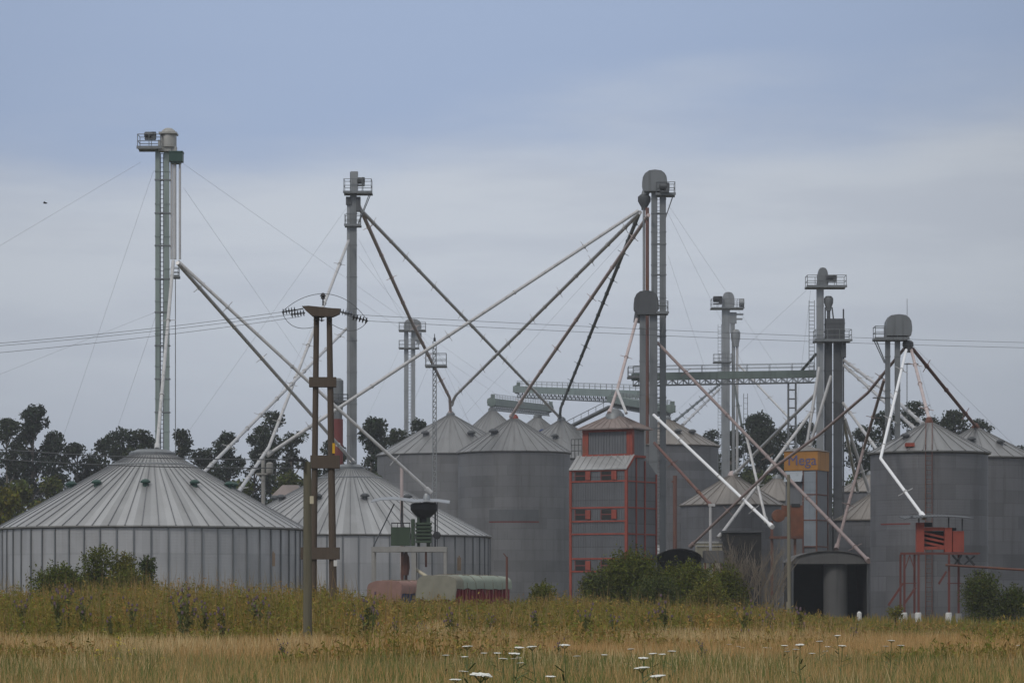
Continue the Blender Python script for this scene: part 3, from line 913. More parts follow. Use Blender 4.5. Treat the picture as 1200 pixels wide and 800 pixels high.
# ------------------------------------------------------------------ conveyors
def conveyor(label, a, b, hb, ht, depth, rail, mat, head=None, tail=None, feet=(), tname='conveyor_bridge', group='overhead grain conveyors'):
    A, B = P(*a), P(*b)
    t = thing(tname, label, 'conveyor', (A + B) / 2, group)
    up = Vector((0, 0, 1))
    part('trough', MB().beam(A, B, depth, hb), MT[mat], t)
    d = (B - A); L = d.length; n = max(4, int(L / (ht * 1.15)))
    sd = Vector((0, 1, 0)) * depth / 2
    tb = MB()
    o0 = up * (-hb / 2); o1 = up * (-hb / 2 - ht)
    for s in (-1, 1):
        tb.beam(A + o1 + sd * s, B + o1 + sd * s, .09)
        for k in range(n):
            p, q = A + d * k / n + sd * s, A + d * (k + 1) / n + sd * s
            tb.beam(p + o0, p + o1, .05)
            if k % 2: tb.beam(p + o0, q + o1, .055)
            else: tb.beam(p + o1, q + o0, .055)
    tb.beam(A + o1 - sd, A + o1 + sd, .09); tb.beam(B + o1 - sd, B + o1 + sd, .09)
    part('truss', tb, MT['galv_mid'], t)
    rb = MB()
    m = max(3, int(L / 2.2))
    for s in (-1, 1):
        for k in range(m + 1):
            p = A + d * k / m + sd * s * 1.3 + up * hb / 2
            rb.tube([p - up * .3, p + up * rail], .025, 5)
        for f in (.5, 1):
            rb.tube([A + sd * s * 1.3 + up * (hb / 2 + rail * f), B + sd * s * 1.3 + up * (hb / 2 + rail * f)], .025, 5)
    part('railing', rb, MT['galv_mid'], t)
    for e, q in ((A, head), (B, tail)):
        if q:
            hm = MB().lathe(e + Vector((0, -depth / 2 - .1, 0)), [(hb * .3, 0), (hb * .65, .06), (hb * .65, depth + .14), (hb * .3, depth + .2)], 16, axis='y')
            hm.box(e + up * hb * .8 + Vector((.2, 0, 0)), (hb * .6, depth * .7, hb * .5))
            part('drive_head', hm, MT['conv_green' if q == 1 else q], t)
    for f, zb in feet:
        p = A + d * f
        fb = MB()
        zt = p.z - hb / 2 - ht
        for sx in (-1, 1):
            for sy in (-1, 1):
                fb.beam((p.x + sx * .35, p.y + sy * depth * .5, zb), (p.x + sx * .35, p.y + sy * depth * .5, zt), .1)
        z = zb
        while z < zt - .5:
            for sy in (-1, 1):
                fb.beam((p.x - .35, p.y + sy * depth * .5, z), (p.x + .35, p.y + sy * depth * .5, z), .08)
            z += .85
        part('support_tower', fb, MT['galv_mid'], t)
    return t


cv = conveyor('long grey-green conveyor bridge between the tall elevator pair and the bin-box elevator', (742, 441.5, 284), (954, 438, 290), M_(8.5, 286), M_(6, 286), .9, M_(8, 286), 'conv_green', feet=((.876, 0),))
platform(cv, 735.5, 751, 442, 430, 284, 1.8)
conveyor('long pale grey-green roof conveyor above the far silos, ending at the tall elevator pair', (606, 456, 450), (752, 462, 400), M_(8, 425), M_(6, 425), 1.3, M_(6, 425), 'galv_green', head=1)
conveyor('short green roof conveyor joining the tips of two far silos', (576, 471, 470), (644, 478.5, 520), M_(8, 490), M_(5, 490), 1.3, M_(5, 490), 'conv_green', head=1, tail=1)
conveyor('dark green roof conveyor ending with a drive above the silo behind the elevator pair', (716, 467, 410), (786, 479, 371), M_(8, 390), M_(6, 390), 1.2, M_(5, 390), 'conv_green', tail=1, head=1)
# slanted catwalk
a, b = P(664, 502, 424), P(716, 476, 412)
t = thing('catwalk', 'slanted railed walkway rising behind the red-framed tower to the dark green conveyor', 'walkway', a)
part('deck', MB().beam(a, b, .8, .25), MT['galv_mid'], t)
rb = MB()
for s in (-1, 1):
    o = Vector((0, s * .4, 0))
    rb.tube([a + o + Vector((0, 0, 1)), b + o + Vector((0, 0, 1))], .03, 5)
    for k in range(7):
        p = a + (b - a) * k / 6 + o
        rb.tube([p, p + Vector((0, 0, 1))], .03, 5)
part('railing', rb, MT['galv_mid'], t)
# far ladder mast
Y = 470
mb = MB()
for s in (871.5, 876): mb.tube([(X_(s, Y), Y, 0), P(s, 461, Y)], .05, 6)
z = 1
while z < Z_(461, Y): mb.beam((X_(871.5, Y), Y, z), (X_(876, Y), Y, z), .05); z += .8
solo('ladder_mast', mb, MT['galv_mid'], 'thin far ladder-like mast under the long conveyor bridge, above the round gum crown', 'mast', (X_(874, Y), Y, 0))


# ------------------------------------------------------------------ drier towers
def tower_frame(pc, pl, pr, Yc, phi):
    ph = R(phi); c, s = math.cos(ph), math.sin(ph)
    Xc = X_(pc, Yc)
    fl = (F * Xc - (pl - 600) * Yc) / (F * c + (pl - 600) * s)
    sr = ((pr - 600) * Yc - F * Xc) / (F * s - (pr - 600) * c)
    C = Vector((Xc, Yc, 0)); u = Vector((-c, s, 0)); v = Vector((s, c, 0))
    return C, u, v, fl, sr


def fbox(mb, C, u, v, u0, u1, v0, v1, z0, z1, m=0):
    q = [C + u * a + v * b + Vector((0, 0, z)) for z in (z0, z1) for b in (v0, v1) for a in (u0, u1)]
    return mb.add(q, [(0, 2, 3, 1), (4, 5, 7, 6), (0, 1, 5, 4), (2, 6, 7, 3), (0, 4, 6, 2), (1, 3, 7, 5)], m)


Yc = 262
C, u, v, s, tt = tower_frame(734, 669, 769, Yc, 30)
z = lambda y: Z_(y, Yc)
t = thing('drier_tower', 'grey grain drier tower with orange-red framing and shuttered openings, behind the big bush', 'drier', C)
zb, ze, zm = 1.0, z(548.5), z(533.5)
prof = [(0, zb), (tt, zb), (tt, z(553)), (tt * .6, zm), (1.3, zm), (0, ze)]
mb = MB()
poly = [C + v * a + Vector((0, 0, b)) for a, b in prof]
mb.extrude(poly, u * 0, u * s)
for k in range(22):
    a = .25 + (s - .5) * k / 21
    fbox(mb, C, u, v, a - .035, a + .035, -.035, .02, zb, ze - .2)
part('body', mb, galv_wall('drier_sheeting', (.15, .155, .165), ph=2.0, nseg=40, corr=False, rowvar=.2, dirt=.5), t)
# sloped front roof sheet
q = [C - u * .12 + v * -.2 + Vector((0, 0, ze - .1)), C + u * (s + .1) + v * -.2 + Vector((0, 0, ze - .1)), C + u * (s + .1) + v * 1.3 + Vector((0, 0, zm + .06)), C - u * .12 + v * 1.3 + Vector((0, 0, zm + .06))]
mb = MB(); mb.add([a + Vector((0, 0, k)) for k in (.02, .1) for a in q], [(0, 3, 2, 1), (4, 5, 6, 7), (0, 1, 5, 4), (1, 2, 6, 5), (2, 3, 7, 6), (3, 0, 4, 7)])
for k in range(9):
    f = (k + .5) / 9
    mb.beam(q[0].lerp(q[1], f) + Vector((0, 0, .12)), q[3].lerp(q[2], f) + Vector((0, 0, .12)), .08, .06)
part('lower_roof', mb, MT['roof_pale'], t)
# upper box
ub0, ub1, vb0, vb1 = .35, s - .75, 1.3, tt - 1.6
zu = z(500)
mb = MB(); fbox(mb, C, u, v, ub0, ub1, vb0, vb1, zm - .3, zu)
for k in range(14):
    a = ub0 + .4 + (ub1 - ub0 - .8) * k / 13
    fbox(mb, C, u, v, a - .04, a + .04, vb0 - .05, vb0 + .01, zm + .2, zu - .3)
part('upper_box', mb, MT['panel'], t)
mb = MB()
for a in (ub0, ub1):
    fbox(mb, C, u, v, a - .28, a + .28, vb0 - .08, vb0 + .3, zm - .1, zu)
fbox(mb, C, u, v, ub0 - .3, ub1 + .3, vb0 - .1, vb0 + .2, zm - .12, zm + .22)
fbox(mb, C, u, v, ub0 - .3, ub1 + .3, vb0 - .1, vb0 + .2, zu - .3, zu - .02)
part('upper_frame', mb, MT['red'], t)
mb = MB()
ca = C + u * (ub0 + ub1) / 2 + v * (vb0 + vb1) / 2
apex = z(484)
ring = [C + u * a + v * b + Vector((0, 0, zu)) for a, b in ((ub0 - .6, vb0 - .6), (ub1 + .6, vb0 - .6), (ub1 + .6, vb1 + .6), (ub0 - .6, vb1 + .6))]
top = [ca + u * a + v * b + Vector((0, 0, apex)) for a, b in ((-.5, -.4), (.5, -.4), (.5, .4), (-.5, .4))]
mb.add([p - Vector((0, 0, .1)) for p in ring] + ring + top, [(0, 3, 2, 1), (0, 1, 5, 4), (1, 2, 6, 5), (2, 3, 7, 6), (3, 0, 4, 7), (4, 5, 9, 8), (5, 6, 10, 9), (6, 7, 11, 10), (7, 4, 8, 11), (8, 9, 10, 11)])
for e0 in range(2):
    for k in range(8):
        f = (k + .5) / 8
        p0 = ring[e0].lerp(ring[(e0 + 1) % 4], f); p1 = top[e0].lerp(top[(e0 + 1) % 4], f)
        if e0 == 1: p0 = ring[3].lerp(ring[0], f); p1 = top[3].lerp(top[0], f)
        mb.beam(p0 + Vector((0, 0, .02)), p1 + Vector((0, 0, .02)), .05, .05)
part('hip_roof', mb, MT['roof_rust'], t)
part('roof_cap', MB().lathe(ca + Vector((0, 0, apex)), [(.9, -.35), (.8, .1), (.5, .45), (.25, .6)], 16), MT['galv_mid'], t)
# red frame on the body
mb = MB()
for a in (0, s):
    fbox(mb, C, u, v, a - .11, a + .11, -.1, .12, zb, ze)
for yy in (563, 594, 610, 625, 654, 669):
    fbox(mb, C, u, v, -.05, s + .05, -.08, .05, z(yy) - .065, z(yy) + .065)
fbox(mb, C, u, v, -.05, s + .05, -.09, .05, ze - .2, ze - .02)
for b, top_z in ((.06, ze), (1.75, zm - .05), (3.35, zm - .35), (tt - .06, z(553))):
    fbox(mb, C, u, v, -.09, .05, b - .07, b + .07, zb, top_z)
for yy in (563, 594, 625, 654):
    fbox(mb, C, u, v, -.08, .05, 0, tt, z(yy) - .055, z(yy) + .055)
mb.beam(C - u * .06 + Vector((0, 0, ze)), C - u * .06 + v * 1.3 + Vector((0, 0, zm)), .2)
mb.beam(C - u * .06 + v * 1.3 + Vector((0, 0, zm)), C - u * .06 + v * tt * .6 + Vector((0, 0, zm)), .2)
part('steel_frame', mb, MT['red'], t)
for (y0, y1) in ((550.5, 562), (596, 608), (656, 668)):
    for f0 in (.46, .93):
        # openings left and right of the middle, shutter right of each
        uu1 = s * f0 - .1; uu0 = uu1 - .95
        w = part('opening_shade', fbox(MB(), C, u, v, uu0, uu1, -.048, .06, z(y1), z(y0)), MT['dark_in'], t)  # solid dark slab: the shade of the opening put into its colour
        fr = MB()
        fbox(fr, C, u, v, uu0 - .08, uu0 - .001, -.06, .05, z(y1), z(y0)); fbox(fr, C, u, v, uu1 + .001, uu1 + .08, -.06, .05, z(y1), z(y0))
        fbox(fr, C, u, v, uu0, uu1, -.055, .05, (z(y0) + z(y1)) / 2 - .04, (z(y0) + z(y1)) / 2 + .04)
        part('frame', fr, MT['red_dark'], w)
        part('shutter', fbox(MB(), C, u, v, uu0 - .55, uu0 - .09, -.16, -.08, z(y1) + .05, z(y0) - .05), MT['red'], w)
mb = MB()
for a, b in ((.3, .3), (s - .3, .3), (.3, tt - .3), (s - .3, tt - .3)):
    fbox(mb, C, u, v, a - .2, a + .2, b - .2, b + .2, 0, zb)
part('footing', mb, MT['whitewash'], t)
# little side railing
mb = MB()
pl = C + u * (s - .2) + v * 1.6
for k in range(4):
    mb.tube([pl + u * .35 * k + Vector((0, 0, zm - .2)), pl + u * .35 * k + Vector((0, 0, zm + 1.6))], .03, 5)
for f in (.6, 1.1, 1.6): mb.tube([pl + Vector((0, 0, zm + f)), pl + u * 1.05 + Vector((0, 0, zm + f))], .03, 5)
part('railing', mb, MT['galv_dark'], t)

# orange drier
Yc = 276
C, u, v, s, tt = tower_frame(957.5, 920.5, 970, Yc, 24)
z = lambda y: Z_(y, Yc)
t = thing('drier_tower', 'narrow grey drier with an orange lettered band at its top, before the bin-box elevator', 'drier', C)
mb = MB(); fbox(mb, C, u, v, 0, s, 0, tt, .4, z(550))
part('body', mb, MT['panel'], t)
mb = MB(); fbox(mb, C, u, v, .06, s * .42, -.08, .0, z(640), z(552))
for k in range(9): fbox(mb, C, u, v, .06, s * .42, -.1, -.06, z(640 - k * 9.5) - .03, z(640 - k * 9.5) + .03)
part('light_panel', mb, MT['panel_light'], t)
part('sloped_panel', MB().add([C + u * a + v * b + Vector((0, 0, zz)) for a, b, zz in ((s * .44, -.55, z(564)), (s, -.55, z(564)), (s, -.02, z(551)), (s * .44, -.02, z(551)), (s * .44, 0, z(564)), (s, 0, z(564)))],
                             [(0, 1, 2, 3), (0, 3, 4), (1, 5, 2), (0, 4, 5, 1)]), MT['panel_light'], t)
mb = MB(); fbox(mb, C, u, v, -.1, s + .1, -.1, tt + .1, z(550.5), z(528))
part('orange_band', mb, MT['orange'], t)
mb = MB()
for a in (0.02, s * .43):
    fbox(mb, C, u, v, a - .06, a + .06, -.13, -.0, .4, z(551))
fbox(mb, C, u, v, -.07, .0, tt - .12, tt, .4, z(551))
for yy in (579, 609, 640):
    fbox(mb, C, u, v, -.02, s * .43, -.12, 0, z(yy) - .05, z(yy) + .05); fbox(mb, C, u, v, -.06, 0, 0, tt, z(yy) - .05, z(yy) + .05)
part('trim', mb, MT['rust'], t)
mb = MB()
ring = [C + u * a + v * b + Vector((0, 0, z(527.9))) for a, b in ((-.2, -.2), (s + .2, -.2), (s + .2, tt + .2), (-.2, tt + .2))]
cc = C + u * s / 2 + v * tt / 2 + Vector((0, 0, z(520.5)))
mb.add([p + Vector((0, 0, .004)) for p in ring] + [cc], [(0, 3, 2, 1), (0, 1, 4), (1, 2, 4), (2, 3, 4), (3, 0, 4)])
part('roof', mb, MT['roof_brown'], t)
cu = bpy.data.curves.new('letters', 'FONT'); cu.body = 'Mega'; cu.size = M_(17, Yc); cu.extrude = .01; cu.align_x = 'CENTER'; cu.align_y = 'CENTER'
to = bpy.data.objects.new('letters_tmp', cu); COL.objects.link(to)
bpy.context.view_layer.update()
me = bpy.data.meshes.new_from_object(to.evaluated_get(bpy.context.evaluated_depsgraph_get()))
bpy.data.objects.remove(to); bpy.data.curves.remove(cu)
o = bpy.data.objects.new('lettering', me); COL.objects.link(o); o.parent = t
me.materials.clear(); me.materials.append(MT['blue_letter'])
lp = u * s * .46 - v * .125 + Vector((0, 0, (z(550.5) + z(528)) / 2))
o.location = lp
from mathutils import Matrix
o.rotation_euler = (R(90), 0, math.atan2(-u.y, -u.x))
# orange machinery left of it
Y = 270
t = thing('fan_housing', 'rusty orange fan housing on legs beside the narrow lettered drier', 'machine', (X_(919, Y), Y, 0))
part('casing', MB().lathe((X_(912, Y), Y, Z_(604, Y)), [(.25, -.55), (M_(7.5, Y), -.5), (M_(7.5, Y), .5), (.25, .55)], 20, axis='y'), MT['orange_mach'], t)
part('duct', MB().pbox(916, 940, 592, 605, Y, 1.0).pbox(926, 941, 605, 628, Y, 1.0), MT['orange_mach'], t)
part('opening_shade', MB().pbox(927, 937, 590, 594, Y - .05, 1.0), MT['black'], t)  # solid black block paints the shade inside the duct mouth
part('stand', MB().pbox(903, 906, 610, 700, Y, .2).pbox(930, 933, 628, 725, Y, .2).pbox(902, 941, 628, 631, Y, 1.2), MT['rust'], t)


# ------------------------------------------------------------------ sheds
def barrel_shed(label, px0, px1, y_top, y_eave, Y, depth, roofm, wallm, open_front=True, yaw=0):
    x0, x1 = X_(px0, Y), X_(px1, Y); zt, ze = Z_(y_top, Y), Z_(y_eave, Y)
    t = thing('shed', label, 'shed', ((x0 + x1) / 2, Y, 0))
    n = 16; w = x1 - x0
    mb = MB()
    arc = [(x0 + w * k / n, ze + (zt - ze) * math.sin(math.pi * k / n) ** .5) for k in range(n + 1)]
    outer = [Vector((a, Y, b + .06)) for a, b in arc] + [Vector((a, Y, b)) for a, b in arc[::-1]]
    mb.extrude(outer, (0, -.3, 0), (0, depth, 0))
    part('roof', mb, MT[roofm], t)
    wb = MB().box(((x0 + x1) / 2, Y + depth - .2, ze / 2), (w - .3, .15, ze - .02))
    wb.box((x0 + .12, Y + depth / 2, ze / 2), (.12, depth - .5, ze - .02)); wb.box((x1 - .12, Y + depth / 2, ze / 2), (.12, depth - .5, ze - .02))
    gab = [Vector((a, Y, b - .002)) for a, b in arc]
    wb.extrude(gab, (0, depth - .25, 0), (0, depth - .15, 0))
    part('wall', wb, MT[wallm], t)  # near black walls: shade inside the open shed put into their colour
    for f in (.02, .98):
        part('post', MB().box((x0 + w * f, Y, ze / 2 + .1), (.14, .14, ze + .1)), MT['galv_dark'], t)
    return t, ze


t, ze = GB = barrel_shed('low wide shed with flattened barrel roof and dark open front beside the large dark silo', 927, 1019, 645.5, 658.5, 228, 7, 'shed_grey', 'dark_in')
x0, x1 = X_(928, 228), X_(1018, 228); zt = Z_(645.5, 228)
arcp = [Vector((x0 + (x1 - x0) * k / 16, 227.9, ze + (zt - ze) * math.sin(math.pi * k / 16) ** .5)) for k in range(17)]
part('gable_sheet', MB().extrude([Vector((x1, 227.9, ze - .12)), Vector((x0, 227.9, ze - .12))] + arcp, (0, -.06, 0), (0, 0, 0)), MT['shed_grey'], t)
mb = MB().lathe((X_(979, 229.1), 229.1, 0), [(M_(14, 231), .2), (M_(14, 231), Z_(662, 231)), (M_(10, 231), Z_(659, 231))], 24)
solo('storage_tank', mb, MT['shed_grey'], 'grey upright tank standing inside the open-fronted low shed', 'tank', (X_(979, 229.1), 229.1, 0))
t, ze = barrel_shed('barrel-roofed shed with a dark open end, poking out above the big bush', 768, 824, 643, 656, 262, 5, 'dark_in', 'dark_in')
mb = MB().pbox(825, 846, 644.5, 659, 262, 4).pbox(824.5, 846.5, 643.5, 645, 262, 4.2)
t = thing('container', 'grey box annex joined to the dark-ended barrel-roofed shed', 'container', (X_(835, 262), 262, 0))
part('body', MB().pbox(825, 846, 645, 659, 262, 4), MT['shed_grey'], t)
part('post', MB().pbox(836, 838, 659, 723, 260.5, .2).pbox(844, 846, 659, 723, 260.5, .2).pbox(825.5, 827.5, 659, 723, 260.5, .2), MT['rust'], t)
t = thing('container', 'white slatted box behind the barrel-roofed shed and its grey annex', 'container', (X_(831, 276), 276, 0))
mb = MB().pbox(816, 846, 636, 722, 276, 3)
part('body', mb, MT['tag'], t); part('lid', MB().pbox(815, 847, 634.5, 636.5, 276, 3.2).pbox(816, 846, 639, 640, 274.45, .1), MT['whitewash'], t)
t = thing('shed', 'near black flat shed behind the bare twiggy shrub', 'shed', (X_(860, 274), 274, 0))
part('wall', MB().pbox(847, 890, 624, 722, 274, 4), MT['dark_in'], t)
part('roof', MB().pbox(845, 892, 622, 624.2, 274, 4.4), MT['galv_dark'], t)
Y = 330
t = thing('shed', 'small hut with a rust-orange roof, glimpsed between the two squat silo roofs', 'shed', (X_(334, Y), Y, 0))
part('wall', MB().pbox(324, 352, 580, 718, Y, 3.5), MT['dark_in'], t)
a = X_(320, Y); b = X_(356, Y); z0 = Z_(581, Y); z1 = Z_(568, Y)
part('roof', MB().extrude([Vector((a, Y - 2, z0)), Vector((b, Y - 2, z0)), Vector((b - .6, Y, z1)), Vector((a + 1.0, Y, z1))], (0, 0, 0), (0, 2.5, 0)), MT['roof_rust'], t)

# ------------------------------------------------------------------ green loading hopper
Y = 236
t = thing('loading_hopper', 'raised concrete loading frame carrying a dark green bin under a curved sheet canopy', 'hopper', (X_(480, Y), Y, 0))
fr = MB()
for yy in (Y - 1.2, Y + 1.2):
    for px in (438, 485.5, 522): fr.box((X_(px, Y), yy, Z_(647, Y) / 2), (.24 if px != 485.5 else .36, .24, Z_(647, Y)))
    fr.box((X_(480, Y), yy, Z_(643.5, Y)), (M_(88, Y), .3, M_(6, Y)))
for px in (438, 470, 485.5, 505, 522): fr.box((X_(px, Y), Y, Z_(643.6, Y)), (.26, 2.1, M_(5, Y)))
part('concrete_frame', fr, MT['concrete'], t)
mb = MB().pbox(458.5, 481, 617.5, 639, Y - .3, 1.4)
part('bin', mb, MT['green_mach'], t)
rl = MB()
for px in (459, 466, 473, 480): rl.pbox(px - .4, px + .4, 612, 618, Y - 1, .06)
rl.pbox(458.5, 481, 612, 613.2, Y - 1, .06)
part('bin_rail', rl, MT['black'], t)
mb = MB().pbox(482, 486, 608, 639, Y - .3, 1.2)
for k in range(6): mb.pbox(487, 506, 612 + k * 4.2, 614.6 + k * 4.2, Y - .3, 1.3)
mb.pbox(489, 492, 606, 640, Y, 1).pbox(500, 504, 606, 640, Y, 1).pbox(488, 505, 613, 634, Y + .1, .6)
part('cleaner', mb, MT['green_mach'], t)
c = Vector((X_(497, Y), Y, 0))
mb = MB().lathe(c, [(.3, Z_(613, Y)), (.35, Z_(608, Y)), (M_(13, Y), Z_(601, Y)), (M_(16, Y), Z_(597, Y)), (M_(16, Y), Z_(591, Y)), (M_(13, Y), Z_(589, Y))], 20)
part('funnel', mb, MT['black'], t)
mb = MB()
prof = [(436, 587), (447, 584.8), (462, 584), (475, 585.5), (487, 587.2), (500, 586.2), (514, 586.8), (527, 588.6)]
top = [Vector((X_(a, Y), Y, Z_(b, Y))) for a, b in prof]; bot = [p - Vector((0, 0, .05)) for p in top[::-1]]
mb.extrude(top + bot, (0, -1.7, -.1), (0, 1.9, .22))
part('canopy', mb, MT['galv'], t)
part('canopy_post', MB().pbox(470, 472, 586, 618, Y, .12).pbox(509, 511, 588, 641, Y + 1, .12).pbox(512, 513, 588, 641, Y - 1, .1).beam(P(462, 590, Y - .5), P(437.5, 640, Y - 1.1), .08), MT['galv_dark'], t)
part('inlet', MB().lathe((X_(500, Y), Y, 0), [(M_(4, Y), Z_(588.5, Y)), (M_(4, Y), Z_(582, Y)), (M_(2.4, Y), Z_(578, Y))], 14), MT['galv'], t)
part('flywheel', MB().lathe(P(512, 627, Y - 1.25), [(.2, -.05), (.3, -.04), (.3, .04), (.2, .05)], 18, axis='y'), MT['black'], t)
part('down_pipe', MB().pbox(470, 473, 646, 700, Y, .25).pbox(474.5, 477.5, 646, 700, Y + .2, .25).lathe(P(475, 660, Y - .1), [(.25, -.9), (.35, -.3), (.3, .5), (.15, .8)], 10).pbox(498, 500.5, 646, 664, Y, .25), MT['rust'], t)
part('chute', MB().tube([P(486, 666, Y - .5), P(503, 677, Y - 1.8)], .13, 10), MT['tag'], t)

# ------------------------------------------------------------------ red hopper platform
Y = 197
t = thing('loading_hopper', 'red slatted hopper under a tin sheet roof, on a rusty steel platform with white feet', 'hopper', (X_(1095, Y), Y, 0))
fr = MB()
for px, yy in ((1057.5, Y - 1), (1074, Y - 1), (1109.5, Y - 1), (1126, Y + 1), (1074, Y + 1), (1057.5, Y + 1)):
    fr.box((X_(px, Y), yy, (Z_(649, Y) + .7) / 2), (.13, .13, Z_(649, Y) - .7))
fr.pbox(1055, 1146, 647, 649.5, Y - 1, .2).pbox(1055, 1146, 647, 649.5, Y + 1, .2)
for px in (1058, 1074, 1092, 1110, 1128, 1145): fr.pbox(px - 1, px + 1, 647.3, 649.2, Y, 1.8)
fr.beam(P(1058, 683, Y - 1), P(1041, 709, Y - 1), .14).beam(P(1073, 688, Y - 1), P(1059, 708, Y - 1), .14).beam(P(1109, 669, Y - 1), P(1100, 684, Y - 1), .12)
fr.pbox(1058, 1074, 682.5, 683.6, Y - 1, .08).pbox(1110, 1127, 682.5, 683.6, Y - .2, .08)
fr.beam(P(1060, 668, Y - 1), P(1066, 650, Y - 1), .06).beam(P(1072, 668, Y - 1), P(1066, 650, Y - 1), .06)
part('steel_frame', fr, metal('platform_red_oxide', (.13, .04, .032), .75, 0, rust=.3), t)
for px in (1057.2, 1073.6, 1109.2):
    part('foot', MB().lathe((X_(px, Y), Y - 1, 0), [(.22, 0), (.2, .72), (.15, .76)], 8), MT['whitewash'], t)
for px, yy in ((1126, Y + 1), (1074, Y + 1), (1057.5, Y + 1)):
    part('foot', MB().lathe((X_(px, Y), yy, 0), [(.22, 0), (.2, .7)], 8), MT['concrete'], t)
hb = MB().pbox(1073.5, 1082.5, 612, 646.6, Y - .6, .5).pbox(1106.5, 1115, 618, 646.6, Y - .6, .5).pbox(1082.6, 1106.4, 617.5, 621.5, Y - .6, .3).pbox(1082.6, 1106.4, 640, 643.5, Y - .6, .3)
hb.pbox(1115.2, 1128.5, 622, 646.6, Y - .3, .9)
for k in range(3):
    y0 = 623 + k * 5.4
    hb.beam(P(1082, y0 + 1, Y - .5), P(1107, y0 + 6.5, Y - .5), .12, .14)
hb.pbox(1073.5, 1082, 613, 646.6, Y + .8, .3).pbox(1107, 1115, 618, 646.6, Y + .8, .3).pbox(1082, 1107, 626, 633, Y + .8, .15)
part('hopper_box', hb, MT['red'], t)
part('motor', MB().pbox(1083, 1092, 612, 617, Y - .2, .5), MT['black'], t)
part('gearbox', MB().pbox(1112, 1120, 618, 621.5, Y - .1, .5), MT['black'], t)
part('back_plate', MB().pbox(1083, 1106, 622, 640, Y + .6, .1), MT['black'], t)
part('brace', MB().beam(P(1116, 650, Y - .9), P(1127, 662, Y - .9), .12).beam(P(1127, 650, Y - .9), P(1118, 662, Y - .9), .12), MT['black'], t)
part('brace', MB().beam(P(1132, 651, Y - .9), P(1142, 662, Y - .9), .14).beam(P(1142, 651, Y - .9), P(1130, 661, Y - .9), .1), MT['black'], t)
mb = MB()
xs = np.linspace(1057, 1137, 41)
top = [Vector((X_(a, Y), Y, Z_(607.5 - 3.2 * math.sin(math.pi * (a - 1050) / 95) + .35 * math.sin(a * 1.6), Y))) for a in xs]
mb.extrude(top + [p - Vector((0, 0, .06)) for p in top[::-1]], (0, -1.5, -.06), (0, 1.4, .14))
part('sheet_roof', mb, MT['galv_dark'], t)
part('roof_post', MB().pbox(1076, 1077.5, 606, 613, Y - .6, .1).pbox(1111, 1112.5, 606, 619, Y - .6, .1).pbox(1127, 1128.2, 607, 622, Y - .3, .1).pbox(1067, 1070, 604.2, 606.5, Y - 1.3, .3), MT['galv_dark'], t)
t = thing('auger', 'thin reddish auger tube reaching from the red hopper platform past the photo edge', 'auger', P(1147, 668, Y - 1.3))
part('tube', MB().tube([P(1108, 661.5, Y - 1.3), P(1215, 668.5, Y - 1.3)], .075, 10), MT['rust'], t)
part('motor', MB().lathe(P(1143, 670, Y - 1.3), [(.1, 0), (.17, .03), (.17, .4), (.1, .43)], 12, axis='x'), MT['black'], t)


